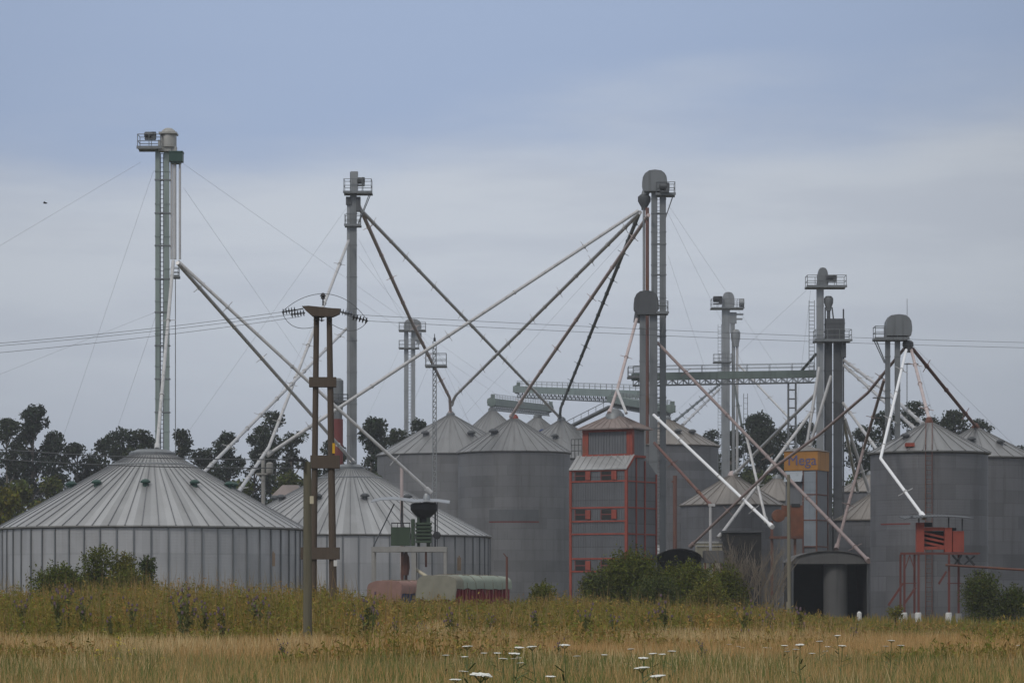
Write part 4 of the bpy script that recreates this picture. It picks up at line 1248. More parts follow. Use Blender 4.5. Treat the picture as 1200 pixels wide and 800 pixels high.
# ------------------------------------------------------------------ trailers
def trailer(label, pc, pl, pr, Yc, phi, y_top, tarp_end, tarp_side, bodym):
    C, u, v, s, L = tower_frame(pc, pl, pr, Yc, phi)
    L = min(max(L, 5), 9)
    t = thing('grain_trailer', label, 'trailer', C, 'grain trailers parked behind the weeds')
    zt = Z_(y_top, Yc); zb = 1.15; zw = zt - .72
    b = MB(); fbox(b, C, u, v, .06, s - .06, .05, L, zb, zw)
    for k in range(16):
        f = .3 + (L - .6) * k / 15
        fbox(b, C, u, v, -.03, .06, f - .06, f + .06, zb, zw); fbox(b, C, u, v, s - .06, s + .03, f - .06, f + .06, zb, zw)
    fbox(b, C, u, v, 0, s, .0, L + .05, zb - .12, zb)
    part('body', b, MT[bodym], t)
    # tarp: arched skin over the top, sagging edge
    n, m = 12, 16
    mb = MB(); idx = {}
    for j in range(m + 1):
        vv = -.08 + (L + .2) * j / m
        for i in range(n + 1):
            f = i / n
            a = math.pi * f
            uu = s / 2 - (s / 2 + .08) * math.copysign(abs(math.cos(a)) ** .55, math.cos(a))
            zz = zw - .2 + (zt - zw + .2) * math.sin(a) ** .45
            nz = mnoise.noise(Vector((uu * 1.3, vv * 1.1, pc))) * .13
            if i in (0, n): zz += mnoise.noise(Vector((vv * 1.5, i, pc))) * .12
            idx[i, j] = len(mb.v); mb.v.append(C + u * uu + v * vv + Vector((0, 0, zz + nz)))
    for j in range(m):
        for i in range(n):
            mb.f.append((idx[i, j], idx[i, j + 1], idx[i + 1, j + 1], idx[i + 1, j])); mb.m.append(1 if j > m * .08 else 0)
    tarp = part('tarp', mb, [MT[tarp_end], MT[tarp_side]], t)
    # end drape
    mb = MB(); nn = []
    for i in range(n + 1):
        p = C + u * 0
        f = i / n; a = math.pi * f
        uu = s / 2 - (s / 2 + .08) * math.copysign(abs(math.cos(a)) ** .55, math.cos(a))
        zz = zw - .2 + (zt - zw + .2) * math.sin(a) ** .45
        nz = mnoise.noise(Vector((uu * 1.3, -.08 * 1.1, pc))) * .13
        mb.v.append(C + u * uu + v * -.085 + Vector((0, 0, zz + nz)))
        mb.v.append(C + u * uu + v * (-.3 - .06 * math.sin(i * 2.1)) + Vector((0, 0, zw - .95 + .08 * math.sin(i * 1.7))))
    for i in range(n): mb.f.append((2 * i, 2 * i + 1, 2 * i + 3, 2 * i + 2)); mb.m.append(0)
    part('tarp_end', mb, MT[tarp_end], t)
    for j in range(1, 6):
        rb_ = MB(); vv = L * j / 6
        rb_.tube([C + u * (s / 2 - (s / 2 + .1) * math.copysign(abs(math.cos(math.pi * i / 12)) ** .55, math.cos(math.pi * i / 12))) + v * (vv + .1 * math.sin(i + j)) + Vector((0, 0, zw - .55 + (zt - zw + .62) * math.sin(math.pi * i / 12) ** .45)) for i in range(13)], .018, 5)
        part('rope', rb_, MT['twig'], t)
    ch = MB(); fbox(ch, C, u, v, s * .3, s * .35, 0, L, .8, zb - .12); fbox(ch, C, u, v, s * .65, s * .7, 0, L, .8, zb - .12)
    for f in (.22, .8): fbox(ch, C, u, v, .15, s - .15, L * f - .06, L * f + .06, .45, .57)
    part('chassis', ch, MT['black'], t)
    for f in (.22, .8):
        for uu in (.15, s - .15):
            p = C + u * uu + v * L * f + Vector((0, 0, .51))
            w = MB()
            w.tube([p - u * .14, p + u * .14], .51, 20)
            wo = part('wheel', w, MT['rubber'], t)
            part('rim', MB().tube([p - u * .16, p + u * .16], .27, 14), MT['galv_mid'], wo)


trailer('red-sided grain trailer under a pale green tarp, tan at its near end', 535, 490, 598, 206, 27, 673.5, 'tarp_tan', 'tarp_green', 'truck_red')
trailer('blue-sided grain trailer under a faded red tarp, left of the pale green tarp', 471, 432, 510, 224, 30, 680, 'tarp_pink', 'tarp_pink', 'truck_blue')

# ------------------------------------------------------------------ power poles and wires
Y = 122
t = thing('power_pole', 'two-legged dark wooden power pole with insulator strings, before the squat silos', 'pole', (X_(380, Y), Y, gz(X_(380, Y), Y)))
for (xt, xb, wt, wb) in ((371, 366.5, 6.5, 8), (385.8, 391, 6.5, 9.5)):
    n0 = MB()
    a = P(xb, 742, Y); a.z = gz(a.x, Y) - .1; b = P(xt, 364, Y)
    rb, rt = M_(wb, Y) / 2, M_(wt, Y) / 2
    n0.tube([a, a.lerp(b, .5), b], [rb, (rb + rt) / 2, rt], 14)
    part('leg', n0, MT['wood'], t)
for (px0, px1, y0, y1) in ((362.5, 394, 442, 453.5), (364, 398, 533.5, 548.5), (352.5, 398, 641, 655)):
    part('spacer', MB().pbox(px0, px1, y0, y1, Y - .0, .42), MT['wood'], t)
mb = MB()
poly = [P(a, b, Y) for a, b in ((354, 359), (362, 358.6), (390, 361.5), (399, 362), (398, 368), (390, 371.5), (366, 370.5), (358, 363.5))]
mb.extrude(poly, (0, -.2, 0), (0, .2, 0))
part('crossarm', mb, MT['wood'], t)


def insulators(parent, a, b, n, r):
    A, B = P(*a), P(*b); d = (B - A).normalized()
    mb = MB().tube([A, B], .025, 6)
    for k in range(n):
        p = A.lerp(B, (k + .5) / n)
        mb.tube([p - d * .024, p - d * .004, p + d * .012, p + d * .03], [.03, r, r * .75, .03], 12)
    part('insulator_string', mb, MT['ceramic'], parent)


insulators(t, (347, 363, Y - 1), (330.5, 365.5, Y - 1.1), 5, .14)
insulators(t, (357.5, 366.5, Y + .6), (340.5, 368.5, Y + .7), 5, .14)
insulators(t, (397, 364.5, Y + .6), (413, 368.5, Y + .7), 5, .14)
insulators(t, (413, 371, Y - .6), (431, 376, Y - .7), 5, .14)
lk = MB().tube([P(355, 361.5, Y - .25), P(347, 363, Y - 1)], .025, 6)
part('link', lk, MT['wire'], t)
part('link', MB().tube([P(398, 365, Y - .2), P(413, 371, Y - .6)], .025, 6), MT['wire'], t)
for px in (370.5, 377, 386): insulators(t, (px, 370, Y - .25), (px, 377, Y - .25), 2, .13)
p = P(378.5, 358, Y)
part('pin_insulator', MB().lathe(p, [(.03, 0), (.03, .25), (.1, .28), (.07, .34), (.13, .38), (.08, .45), (.05, .5)], 12), MT['ceramic'], t)


def arc(parent, a, m, b, r=.012):
    A, Mm, B = P(*a), P(*m), P(*b)
    pts = [A * (1 - k / 12) ** 2 + Mm * 2 * (k / 12) * (1 - k / 12) + B * (k / 12) ** 2 for k in range(13)]
    part('jumper_wire', MB().tube(pts, r, 5), MT['wire'], parent)


arc(t, (330.5, 365.5, Y - 1.1), (352, 345, Y - 1), (378.5, 344, Y)); arc(t, (378.5, 344, Y), (410, 345, Y), (431, 376, Y - .7))
arc(t, (330.5, 365.5, Y - 1.1), (340, 392, Y - 1), (372, 382, Y - .3)); arc(t, (431, 376, Y - .7), (415, 398, Y - .5), (386, 378, Y - .25))
part('number_plate', MB().pbox(389.5, 392.5, 519, 531, Y - .24, .02), MT['yellow'], t)
part('tag', MB().pbox(391, 395, 656, 663, Y - .24, .02), MT['whitewash'], t)
Y1 = 90
t2 = thing('utility_pole', 'greenish wooden post with a short dark crossarm, nearest to the photographer, before the two-legged pole', 'pole', (X_(360, Y1), Y1, 0))
a = P(360.5, 768, Y1); a.z = -.1; b = P(360.2, 541, Y1)
part('post', MB().tube([a, a.lerp(b, .5), b], [M_(5.2, Y1), M_(5, Y1), M_(4.6, Y1)], 16), MT['wood_green'], t2)
part('crossarm', MB().pbox(338, 356.5, 537.5, 540.5, Y1 - .1, .12).pbox(355.5, 357, 537.5, 552, Y1 - .18, .05), MT['black'], t2)
part('tag', MB().pbox(363, 367.5, 581, 590, Y1 - .14, .02), MT['tag'], t2)


def wire(label, a, b, sag, r=.009):
    A, B = P(*a), P(*b)
    pts = []
    for k in range(25):
        f = k / 24
        q = A.lerp(B, f); q.z -= sag * 4 * f * (1 - f); pts.append(q)
    solo('overhead_wire', MB().tube(pts, r, 5), MT['wire'], label, 'wire', A, 'wires strung from the poles')


wire('uppermost wire from the two-legged pole to the photo edge over the widest silo', (330.5, 365.5, Y - 1.1), (-80, 408, Y - 12), .12)
wire('middle wire from the two-legged pole to the photo edge over the widest silo', (340.5, 368.5, Y + .7), (-80, 411, Y + 2), .12)
wire('lowest wire from the two-legged pole to the photo edge over the widest silo', (352, 371, Y - .2), (-80, 420, Y - 4), .12)
wire('upper wire from the two-legged pole across the elevators on the right', (413, 368.5, Y + .7), (1280, 403, Y + 40), .15)
wire('lower wire from the two-legged pole across the elevators on the right', (431, 376, Y - .7), (1280, 409, Y + 28), .15)
wire('upper low wire from the greenish post across the widest silo tip', (340, 538, Y1 - .1), (-90, 518, Y1 + 6), .16, .017)
wire('lower low wire from the greenish post across the widest silo tip', (356, 548, Y1 - .2), (-90, 531, Y1 + 6), .14, .017)

Y = 176
t = thing('utility_pole', 'thin pale wooden pole with a thicker foot, before the orange-topped drier', 'pole', (X_(924.5, Y), Y, 0))
part('post', MB().tube([(X_(925, Y), Y, 0), P(924, 556, Y)], [.11, .085], 12), MT['wood_pale'], t)
part('stub', MB().tube([(X_(924, Y), Y - .2, 0), P(924, 705, Y)], .14, 12), MT['wood_pale'], t)
Y = 196
solo('fence_post', MB().tube([(X_(594, Y), Y, 0), P(594, 652, Y)], .075, 10).beam(P(594, 653, Y), P(590, 648, Y), .07), MT['rust'],
     'thin dark iron post with a bent tip, before the tall silo right of the trailers', 'post', (X_(594, Y), Y, 0))
for px, py, lab in ((1007, 716, 'small white stone marker at the foot of the low open shed'), (1172, 719, 'small white marker post beside the bush at the large dark silo')):
    yy = 196
    solo('marker_post', MB().lathe((X_(px, yy), yy, 0), [(.16, 0), (.15, Z_(py, yy) - .1), (.06, Z_(py, yy))], 10), MT['whitewash'], lab, 'marker', (X_(px, yy), yy, 0))


# ------------------------------------------------------------------ vegetation (numpy meshes)
def np_mesh(name, V, Fq, tint, mats, fmat=None):
    me = bpy.data.meshes.new(name)
    me.vertices.add(len(V)); me.vertices.foreach_set('co', V.astype(np.float32).ravel())
    nf, k = Fq.shape
    me.loops.add(nf * k); me.loops.foreach_set('vertex_index', Fq.astype(np.int32).ravel())
    me.polygons.add(nf); me.polygons.foreach_set('loop_start', np.arange(nf, dtype=np.int32) * k)
    me.update(calc_edges=True)
    at = me.attributes.new('tint', 'FLOAT_COLOR', 'POINT')
    T = np.ones((len(V), 4), np.float32); T[:, :3] = tint
    at.data.foreach_set('color', T.ravel())
    for m in mats: me.materials.append(m)
    return me


def leaf_quads(rng, pts, size, tint_lo=.6, tint_hi=1.4, asp=.5, updir=None):
    n = len(pts)
    a = rng.normal(size=(n, 3)); a /= np.linalg.norm(a, axis=1)[:, None]
    if updir is not None:
        a = a * (1 - updir) + np.array([0, 0, 1.0]) * updir; a /= np.linalg.norm(a, axis=1)[:, None]
    b = np.cross(a, rng.normal(size=(n, 3))); b /= np.linalg.norm(b, axis=1)[:, None]
    s = size * rng.uniform(.6, 1.4, (n, 1))
    A = a * s / 2; B = b * s * asp / 2
    V = np.stack([pts - A, pts - A * .1 + B, pts + A, pts - A * .1 - B], 1).reshape(-1, 3)
    Fq = np.arange(n * 4).reshape(n, 4)
    t = rng.uniform(tint_lo, tint_hi, (n, 1)) * (1 + rng.normal(0, .08, (n, 3)))
    return V, Fq, np.repeat(t, 4, 0)


def clump_points(rng, centres, radii, n_per, flat=.75):
    P_ = []
    for c, r in zip(centres, radii):
        n = max(8, int(n_per * (r ** 2)))
        d = rng.normal(size=(n, 3)); d /= np.linalg.norm(d, axis=1)[:, None]
        rr = r * rng.uniform(.35, 1.05, (n, 1)) ** .6
        rr *= 1 + .25 * np.sin(d[:, :1] * 5 + c[0]) * np.sin(d[:, 1:2] * 4 + c[2])
        P_.append(np.array(c) + d * rr * np.array([1, 1, flat]))
    return np.concatenate(P_)


TG = 'gum trees behind the plant'


def tree(px, ytop, Y, wpx, label, seed, n_cl=14, kind='gum', low=.38, leaf=.46, mat='leaf_gum', fill=150):
    rng = np.random.default_rng(seed)
    H = Z_(ytop, Y); W = M_(wpx, Y); x0 = X_(px, Y)
    base = Vector((x0, Y, 0))
    t = thing('gum_tree' if kind == 'gum' else 'bushy_tree', label, 'tree', base, TG)
    lean = rng.uniform(-.04, .04) * H
    cs, rs = [], []
    rmax = min(2.1, max(1.25, W * .36))
    cs.append((lean, 0, H - rmax * .75)); rs.append(rmax * .95)
    for i in range(n_cl):
        f = low + (1 - low) * (i + rng.uniform(0, 1)) / n_cl
        z = H * f - rmax * .6
        prof = math.sin(math.pi * min(1, max(.12, (1 - f) / (1 - low) * .85 + .12))) ** .6
        ang = rng.uniform(0, 2 * math.pi)
        rad = W * .7 * prof * rng.uniform(.2, 1.0)
        cs.append((lean * f + rad * math.cos(ang), rad * math.sin(ang) * 1.0, z)); rs.append(rmax * rng.uniform(.62, 1.08))
    pts = clump_points(rng, cs, rs, fill, .72)
    V, Fq, tt_ = leaf_quads(rng, pts, leaf, .55, 1.5)
    me = np_mesh('crown', V, Fq, tt_, [MT[mat]])
    o = bpy.data.objects.new('crown', me); COL.objects.link(o); o.parent = t
    tb = MB()
    pts_t = [base + Vector((lean * f + .25 * math.sin(f * 5 + seed), .2 * math.cos(f * 4 + seed), H * f * .97)) for f in (0, .2, .4, .6, .8, .97)]
    rt = H * .0125
    tb.tube(pts_t, [rt * 1.25, rt, rt * .8, rt * .6, rt * .38, rt * .12], 8)
    for c, r in zip(cs[1:], rs[1:]):
        f = max(.12, min(.93, (c[2] - r * 1.3 - abs(c[0]) * .5) / (H * .97)))
        k = f * 5; i = min(4, int(k)); ft = [0, .2, .4, .6, .8, .97]
        g_ = (f - ft[i]) / (ft[i + 1] - ft[i]) if ft[i + 1] > f >= ft[i] else .5
        st = pts_t[i].lerp(pts_t[i + 1], max(0, min(1, g_)))
        en = base + Vector(c)
        mid = st.lerp(en, .5) + Vector((0, 0, -.25))
        tb.tube([st, mid, en], [rt * .45, rt * .3, rt * .1], 5)
    part('trunk', tb, MT['bark'], t)
    return t


trees = [
    # px, ytop, Y, wpx, label, n clumps, low
    (4, 489, 400, 30, 'gum tree cut by the photo edge, tall dark crown over the yellowish bush', 16, .3),
    (34, 472, 405, 36, 'tallest gum with stacked round puffs, behind the shallow end of the widest silo roof', 20, .3),
    (70, 503, 415, 28, 'slim gum with a small domed crown right of the tallest gum', 12, .45),
    (92, 517, 420, 30, 'short flat gum crown next to the small domed gum, sky showing under it', 11, .5),
    (116, 512, 420, 30, 'broad gum crown sloping up toward the tallest elevator', 11, .5),
    (141, 500, 415, 34, 'wide round gum crown just left of the tallest elevator', 13, .52),
    (160, 503, 410, 26, 'dark gum crown touching the tallest elevator on its left', 12, .5),
    (209, 501, 415, 26, 'gum crown showing just right of the tallest elevator', 13, .35),
    (240, 524, 420, 34, 'low gum crown where the wide treeline begins right of the tallest elevator', 14, .3),
    (266, 505, 415, 34, 'ragged gum crown crossed by the spout to the widest silo shoulder', 15, .3),
    (291, 507, 420, 30, 'gum crown behind the bent spout and pale post', 14, .3),
    (325, 481, 410, 26, 'tall thin gum standing up alone above the bent spout', 15, .3),
    (347, 506, 420, 26, 'gum crown just left of the two-legged pole', 13, .3),
    (398, 512, 420, 32, 'gum crown behind the dark red cylinder', 14, .3),
    (434, 488, 410, 38, 'wide gum crown right of the slim single-leg elevator', 17, .3),
    (462, 503, 420, 32, 'gum crown below the far dome elevator', 14, .3),
    (496, 490, 430, 26, 'small gum crown between the far dome elevator and the lattice mast', 13, .3),
    (520, 512, 440, 30, 'gum top just behind the lattice mast and the silo cone', 12, .3),
    (829, 556 - 54, 520, 16, 'tiny far gum top beside the brown-edged silo roof', 8, .35),
    (852, 503, 470, 30, 'gum crown behind the far drum elevator leg', 14, .2),
    (885, 482, 440, 40, 'full round gum crown under the long conveyor bridge', 24, .15),
    (907, 500, 450, 28, 'gum crown below the lattice bridge support', 14, .2),
    (940, 492, 430, 34, 'gum crown behind the orange-topped drier', 16, .2),
    (1006, 500, 430, 34, 'gum crown in the gap right of the bin-box elevator', 16, .2),
    (1030, 480, 425, 32, 'dark gum crown behind the legs of the barrel-head elevator', 15, .3),
    (1071, 469, 420, 34, 'high gum crown between the white bent spout and the pink spout', 16, .35),
    (1100, 486, 425, 30, 'low broad gum crown over the large dark silo roof', 12, .4),
    (1128, 479, 425, 32, 'gum crown above the tip of the silo cut by the photo edge', 14, .4),
    (1144, 489, 430, 16, 'narrow gum crown right of the silo tip with the brown spout', 8, .4),
    (1199, 520, 430, 14, 'gum sprig at the photo edge above the last silo roof', 7, .4),
]
for i, (px, yt, Y, w, lab, nc, low) in enumerate(trees):
    tree(px, yt, Y, w, lab, 100 + i, int(nc * 2.2), 'gum', low)
low_trees = [(20, 560, 330, 44, 'dark low thicket tree under the tallest gum'), (62, 556, 345, 44, 'dark low thicket tree under the small domed gum'),
             (104, 560, 350, 44, 'dark low thicket tree behind the widest silo roof slope'), (8, 570, 270, 30, 'yellow-green bushy tree at the photo edge over the silo eave'),
             (45, 588, 280, 34, 'olive bushy tree hugging the shallow end of the widest silo roof'), (250, 566, 350, 44, 'dark low tree behind the widest silo shoulder'),
             (290, 560, 352, 44, 'dark low tree behind the bent spout foot'), (335, 552, 356, 40, 'dark low tree between the two squat roofs'),
             (430, 555, 360, 50, 'dark low tree behind the second squat silo roof'), (890, 550, 400, 60, 'dark low tree behind the small brown cone'),
             (1004, 556, 400, 50, 'dark low tree behind the plain grey silo wall')]
for i, (px, yt, Y, w, lab) in enumerate(low_trees):
    mt = 'leaf_pale' if 'yellow' in lab or 'olive' in lab else 'leaf_dark'
    tree(px, yt, Y, w, lab, 300 + i, 22, 'bushy', .12, .4 if mt == 'leaf_pale' else .5, mt, 110)


def bush(px, ytop, Y, wpx, label, seed, mat, leaf=.16, shape=1.0, dens=520, nc=20):
    rng = np.random.default_rng(seed)
    x0 = X_(px, Y); g0 = gz(x0, Y)
    H = Z_(ytop, Y) - g0; W = M_(wpx, Y)
    base = Vector((x0, Y, g0))
    t = thing('shrub', label, 'shrub', base, 'shrubs before the silos')
    cs, rs = [], []
    r0 = min(H * .36, W * .3)
    for i in range(nc):
        f = rng.uniform(.15, 1)
        z = r0 * .4 + (H - r0 * 1.1) * f
        wid = (1 - f * .75) ** shape
        a = rng.uniform(0, 2 * math.pi); rad = (W / 2 - r0 * .6) * wid * rng.uniform(.2, 1)
        cs.append((rad * math.cos(a), rad * math.sin(a) * .8, z)); rs.append(r0 * rng.uniform(.6, 1.05))
    cs.append((rng.uniform(-.1, .1) * W, 0, H - r0 * .8)); rs.append(r0 * .85)
    pts = clump_points(rng, cs, rs, dens, .9)
    # ragged shoots
    ex = []
    for c, r in zip(cs, rs):
        for k in range(5):
            d = rng.normal(size=3); d[2] = abs(d[2]) + .6; d /= np.linalg.norm(d)
            for q in range(9): ex.append(np.array(c) + d * r * (.8 + .6 * q / 9) + rng.normal(0, .03, 3))
    pts = np.concatenate([pts, np.array(ex)])
    pts[:, 2] = np.maximum(pts[:, 2], .02)
    V, Fq, tt_ = leaf_quads(rng, pts, leaf, .5, 1.6, .45, .25)
    o = bpy.data.objects.new('foliage', np_mesh('foliage', V, Fq, tt_, [MT[mat]])); COL.objects.link(o); o.parent = t
    tb = MB()
    for c in cs:
        en = base + Vector(c)
        tb.tube([base + Vector((c[0] * .15, c[1] * .15, -.05)), base + Vector((c[0] * .55, c[1] * .55, c[2] * .5)), en], [.05, .035, .012], 5)
    part('stem', tb, MT['twig'], t)


bush(70, 661, 176, 84, 'rounded green shrub on the outer side of the clump at the widest silo foot', 1, 'leaf_bush', .15, .2, nc=30)
bush(116, 640, 178, 58, 'tallest olive shrub in the clump at the widest silo foot', 2, 'leaf_bush', .15, .3, nc=26)
bush(147, 650, 179, 50, 'yellow-green shrub in the clump at the widest silo foot', 3, 'leaf_pale', .15, .35, nc=22)
bush(174, 653, 176, 36, 'pointed dark green shrub ending the clump at the widest silo foot', 4, 'leaf_dark', .15, 1.0)
bush(150, 666, 174, 84, 'low yellowish shrub under the pointed one at the widest silo foot', 5, 'leaf_pale', .15, .25, nc=26)
bush(636, 684, 178, 50, 'small round bright green shrub alone before the tall silo with the faded panel', 6, 'leaf_bush', .13, .6)
bush(742, 650, 186, 96, 'biggest dark green shrub before the red-framed tower', 7, 'leaf_bush', .16, .3, nc=40)
bush(702, 669, 184, 62, 'lower shrub at the corner of the red-framed tower', 8, 'leaf_dark', .15, .35, nc=26)
bush(802, 659, 187, 92, 'wide shrub before the barrel-roofed shed', 9, 'leaf_bush', .16, .3, nc=36)
bush(850, 664, 189, 70, 'shrub with yellow tips beside the bare twiggy shrub', 10, 'leaf_bush', .15, .4, nc=28)
bush(828, 676, 180, 60, 'low yellow-green shrub under the barrel-roofed shed annex', 15, 'leaf_pale', .15, .4, nc=22)
bush(770, 674, 182, 74, 'low shrub in the gap between the two biggest shrubs', 11, 'leaf_dark', .15, .3, nc=26)
bush(1150, 672, 186, 64, 'rounded shrub at the foot of the large dark silo, next to the red platform', 12, 'leaf_dark', .14, .6, nc=26)
bush(1186, 688, 186, 50, 'low shrub at the photo edge beside the rounded one', 13, 'leaf_dark', .14, .5)
bush(1050, 710, 192, 26, 'small yellowish weed shrub at the rusty platform braces', 14, 'leaf_pale', .12, .6, nc=8)

# bare shrub
rng = random.Random(5)
Y = 190
base = Vector((X_(882, Y), Y, 0))
mb = MB()


def twig(p, d, L, r, lev):
    q = p + d * L
    mid = p.lerp(q, .5) + Vector((rng.uniform(-.08, .08), rng.uniform(-.08, .08), 0)) * L
    mb.tube([p, mid, q], [r, r * .8, r * .55], 5)
    if lev == 0: return
    for k in range(3 if lev > 1 else 4):
        f = rng.uniform(.35, 1)
        nd_ = (d + Vector((rng.uniform(-.6, .6), rng.uniform(-.6, .6), rng.uniform(.0, .5)))).normalized()
        twig(p.lerp(q, f), nd_, L * rng.uniform(.5, .75), r * .55, lev - 1)


for k in range(22):
    d = Vector((rng.uniform(-.45, .45), rng.uniform(-.4, .4), 1)).normalized()
    twig(base + Vector((rng.uniform(-1.2, 1.2), rng.uniform(-.6, .6), -.05)), d, rng.uniform(2.0, 3.1), .045, 3)
solo('bare_shrub', mb, MT['twig'], 'bare brown twiggy shrub before the near black flat shed', 'shrub', base, 'shrubs before the silos')


# ---- grasses
def field_noise(x, y, s, o=0):
    return np.array([mnoise.noise(Vector((a * s, b * s * .5, o))) for a, b in zip(x, y)])


def blades(rng, n, y0, y1, h0, h1, wid, cols, hmul=None, lean=.25, pw=1.0):
    Yv = y0 + (y1 - y0) * rng.uniform(0, 1, n) ** pw
    Xv = rng.uniform(-.178, .178, n) * Yv
    nz = field_noise(Xv, Yv, .16) * 1.6; nz2 = field_noise(Xv, Yv, 1.1, 7)
    h = rng.uniform(h0, h1, n) * (1 + .3 * nz + .3 * nz2)
    if hmul is not None: h *= hmul(Xv, Yv)
    g = np.array([gz(a, b) for a, b in zip(Xv, Yv)])
    a = rng.uniform(0, 2 * np.pi, n); ln_ = rng.uniform(0, lean, n) * h
    dx, dy = np.cos(a) * ln_, np.sin(a) * ln_
    wa = rng.uniform(-.6, .6, n); wx, wy = np.cos(wa) * wid / 2, np.sin(wa) * wid / 2
    V = np.zeros((n, 6, 3))
    for i, (fz, fl, fw) in enumerate(((0, 0, 1), (.6, .45, .8), (1, 1.1, .15))):
        V[:, 2 * i, 0] = Xv + dx * fl - wx * fw; V[:, 2 * i, 1] = Yv + dy * fl - wy * fw; V[:, 2 * i, 2] = g + h * fz
        V[:, 2 * i + 1, 0] = Xv + dx * fl + wx * fw; V[:, 2 * i + 1, 1] = Yv + dy * fl + wy * fw; V[:, 2 * i + 1, 2] = g + h * fz
    b = np.arange(n)[:, None] * 6
    Fq = np.concatenate([b + np.array([[0, 1, 3, 2]]), b + np.array([[2, 3, 5, 4]])], 0)
    cols = np.array(cols)
    mixv = np.clip(.5 + .6 * nz + .35 * nz2 + rng.normal(0, .2, n), 0, .999) * (len(cols) - 1)
    i0 = mixv.astype(int); fr = (mixv - i0)[:, None]
    C_ = cols[i0] * (1 - fr) + cols[np.minimum(i0 + 1, len(cols) - 1)] * fr
    C_ *= rng.uniform(.78, 1.22, (n, 1))
    return V.reshape(-1, 3), Fq, np.repeat(C_, 6, 0), (Xv, Yv, h, g, C_)


def stuff(name, label, cat, pieces):
    Vs, Fs, Ts = [], [], []; off = 0
    for V, Fq, T in pieces:
        Vs.append(V); Fs.append(Fq + off); Ts.append(T); off += len(V)
    me = np_mesh(name, np.concatenate(Vs), np.concatenate(Fs), np.concatenate(Ts), [MT['weeds']])
    o = bpy.data.objects.new(name, me); COL.objects.link(o)
    o['kind'] = 'stuff'; o['label'] = label; o['category'] = cat


rng = np.random.default_rng(11)
GREEN = [(.18, .2, .05), (.25, .235, .075), (.35, .28, .12), (.15, .175, .042)]
STRAW = [(.46, .27, .105), (.58, .375, .16), (.4, .235, .085), (.66, .5, .26)]
WEED = [(.15, .155, .026), (.24, .19, .036), (.18, .178, .03), (.31, .19, .055), (.22, .187, .036), (.14, .155, .026), (.34, .215, .065)]
g1 = blades(rng, 52000, 38, 78, .16, .4, .014, GREEN, lean=.5)
g2 = blades(rng, 11000, 44, 78, .25, .6, .01, STRAW, lean=.35)
g3 = blades(rng, 20000, 42, 76, .22, .5, .012, [(.11, .15, .035), (.17, .19, .055)], lambda X, Y: np.array([max(.2, .6 + 1.3 * mnoise.noise(Vector((a * .5, b * .22, 3)))) for a, b in zip(X, Y)]), .6)
stuff('green_grass', 'short mixed green grass along the bottom of the photo', 'grass', [g1[:3], g2[:3], g3[:3]])
d1 = blades(rng, 52000, 74, 100, .35, .68, .013, STRAW, lean=.35)
d2 = blades(rng, 9000, 70, 100, .3, .55, .016, GREEN, lean=.4)
stuff('dry_grass', 'band of straw-coloured dry grass across the field', 'grass', [d1[:3], d2[:3]])


def hm(X, Yv):
    px = 600 + F * X / Yv
    k = np.interp(px, [-50, 380, 450, 600, 640, 760, 900, 960, 1040, 1250], [1.0, .98, .74, .68, .78, .84, .78, .5, .2, .2])
    edge = np.array([sstep(82, 106, b + 17 * mnoise.noise(Vector((a * .25, b * .1, 9)))) for a, b in zip(X, Yv)])
    return k * (.32 + .68 * edge)


def weed_leaves(rng, st, per):
    Xv, Yv, h, g, C_ = st
    n = len(Xv)
    f = rng.uniform(.25, 1.03, (n, per))
    ang = rng.uniform(0, 2 * np.pi, (n, per)); rad = rng.uniform(.02, .2, (n, per)) * (1.25 - f)
    px = Xv[:, None] + np.cos(ang) * rad; py = Yv[:, None] + np.sin(ang) * rad; pz = (g + 0)[:, None] + h[:, None] * f
    pts = np.stack([px, py, pz], 2).reshape(-1, 3)
    V, Fq, t = leaf_quads(rng, pts, .14, .75, 1.3, .28, .3)
    col = np.repeat(np.repeat(C_, per, 0), 4, 0)
    return V, Fq, t * col


pieces = []
for n, y0, y1, h0, h1, per in ((6800, 86, 112, .95, 1.6, 12), (5600, 112, 138, 1.15, 1.75, 12), (4200, 138, 168, 1.2, 1.8, 10)):
    V, Fq, T, st = blades(rng, n, y0, y1, h0, h1, .03, WEED, hm, .2)
    pieces.append((V, Fq, T)); pieces.append(weed_leaves(rng, st, per))
b_ = blades(rng, 26000, 90, 160, .5, 1.0, .025, WEED, hm, .35); pieces.append(b_[:3])
b_ = blades(rng, 2600, 96, 160, 1.5, 2.25, .022, [(.2, .16, .06), (.3, .2, .09)], hm, .25); pieces.append(b_[:3])
def patch(X, Yv):
    return np.array([max(.0, mnoise.noise(Vector((a * .16, b * .09, 21))) * 2.4) for a, b in zip(X, Yv)])


b_ = blades(rng, 9000, 70, 94, .5, .95, .02, WEED, patch, .4); pieces.append(b_[:3])
st_ = b_[3]; keep = st_[2] > .25
pieces.append(weed_leaves(rng, tuple(q[keep] for q in st_), 7))
b_ = blades(rng, 7000, 92, 118, .7, 1.25, .012, [(.4, .25, .11), (.5, .34, .16)], lambda X, Y: (.4 + .8 * np.minimum(1, patch(X * 1.3 + 40, Y))) * np.minimum(1, .25 + hm(X, Y)), .3); pieces.append(b_[:3])
b_ = blades(rng, 14000, 165, 212, .25, .6, .04, GREEN + WEED, None, .35); pieces.append(b_[:3])
stuff('tall_weeds', 'tall olive and rust-tinged weeds between the dry grass and the silos', 'weeds', pieces)


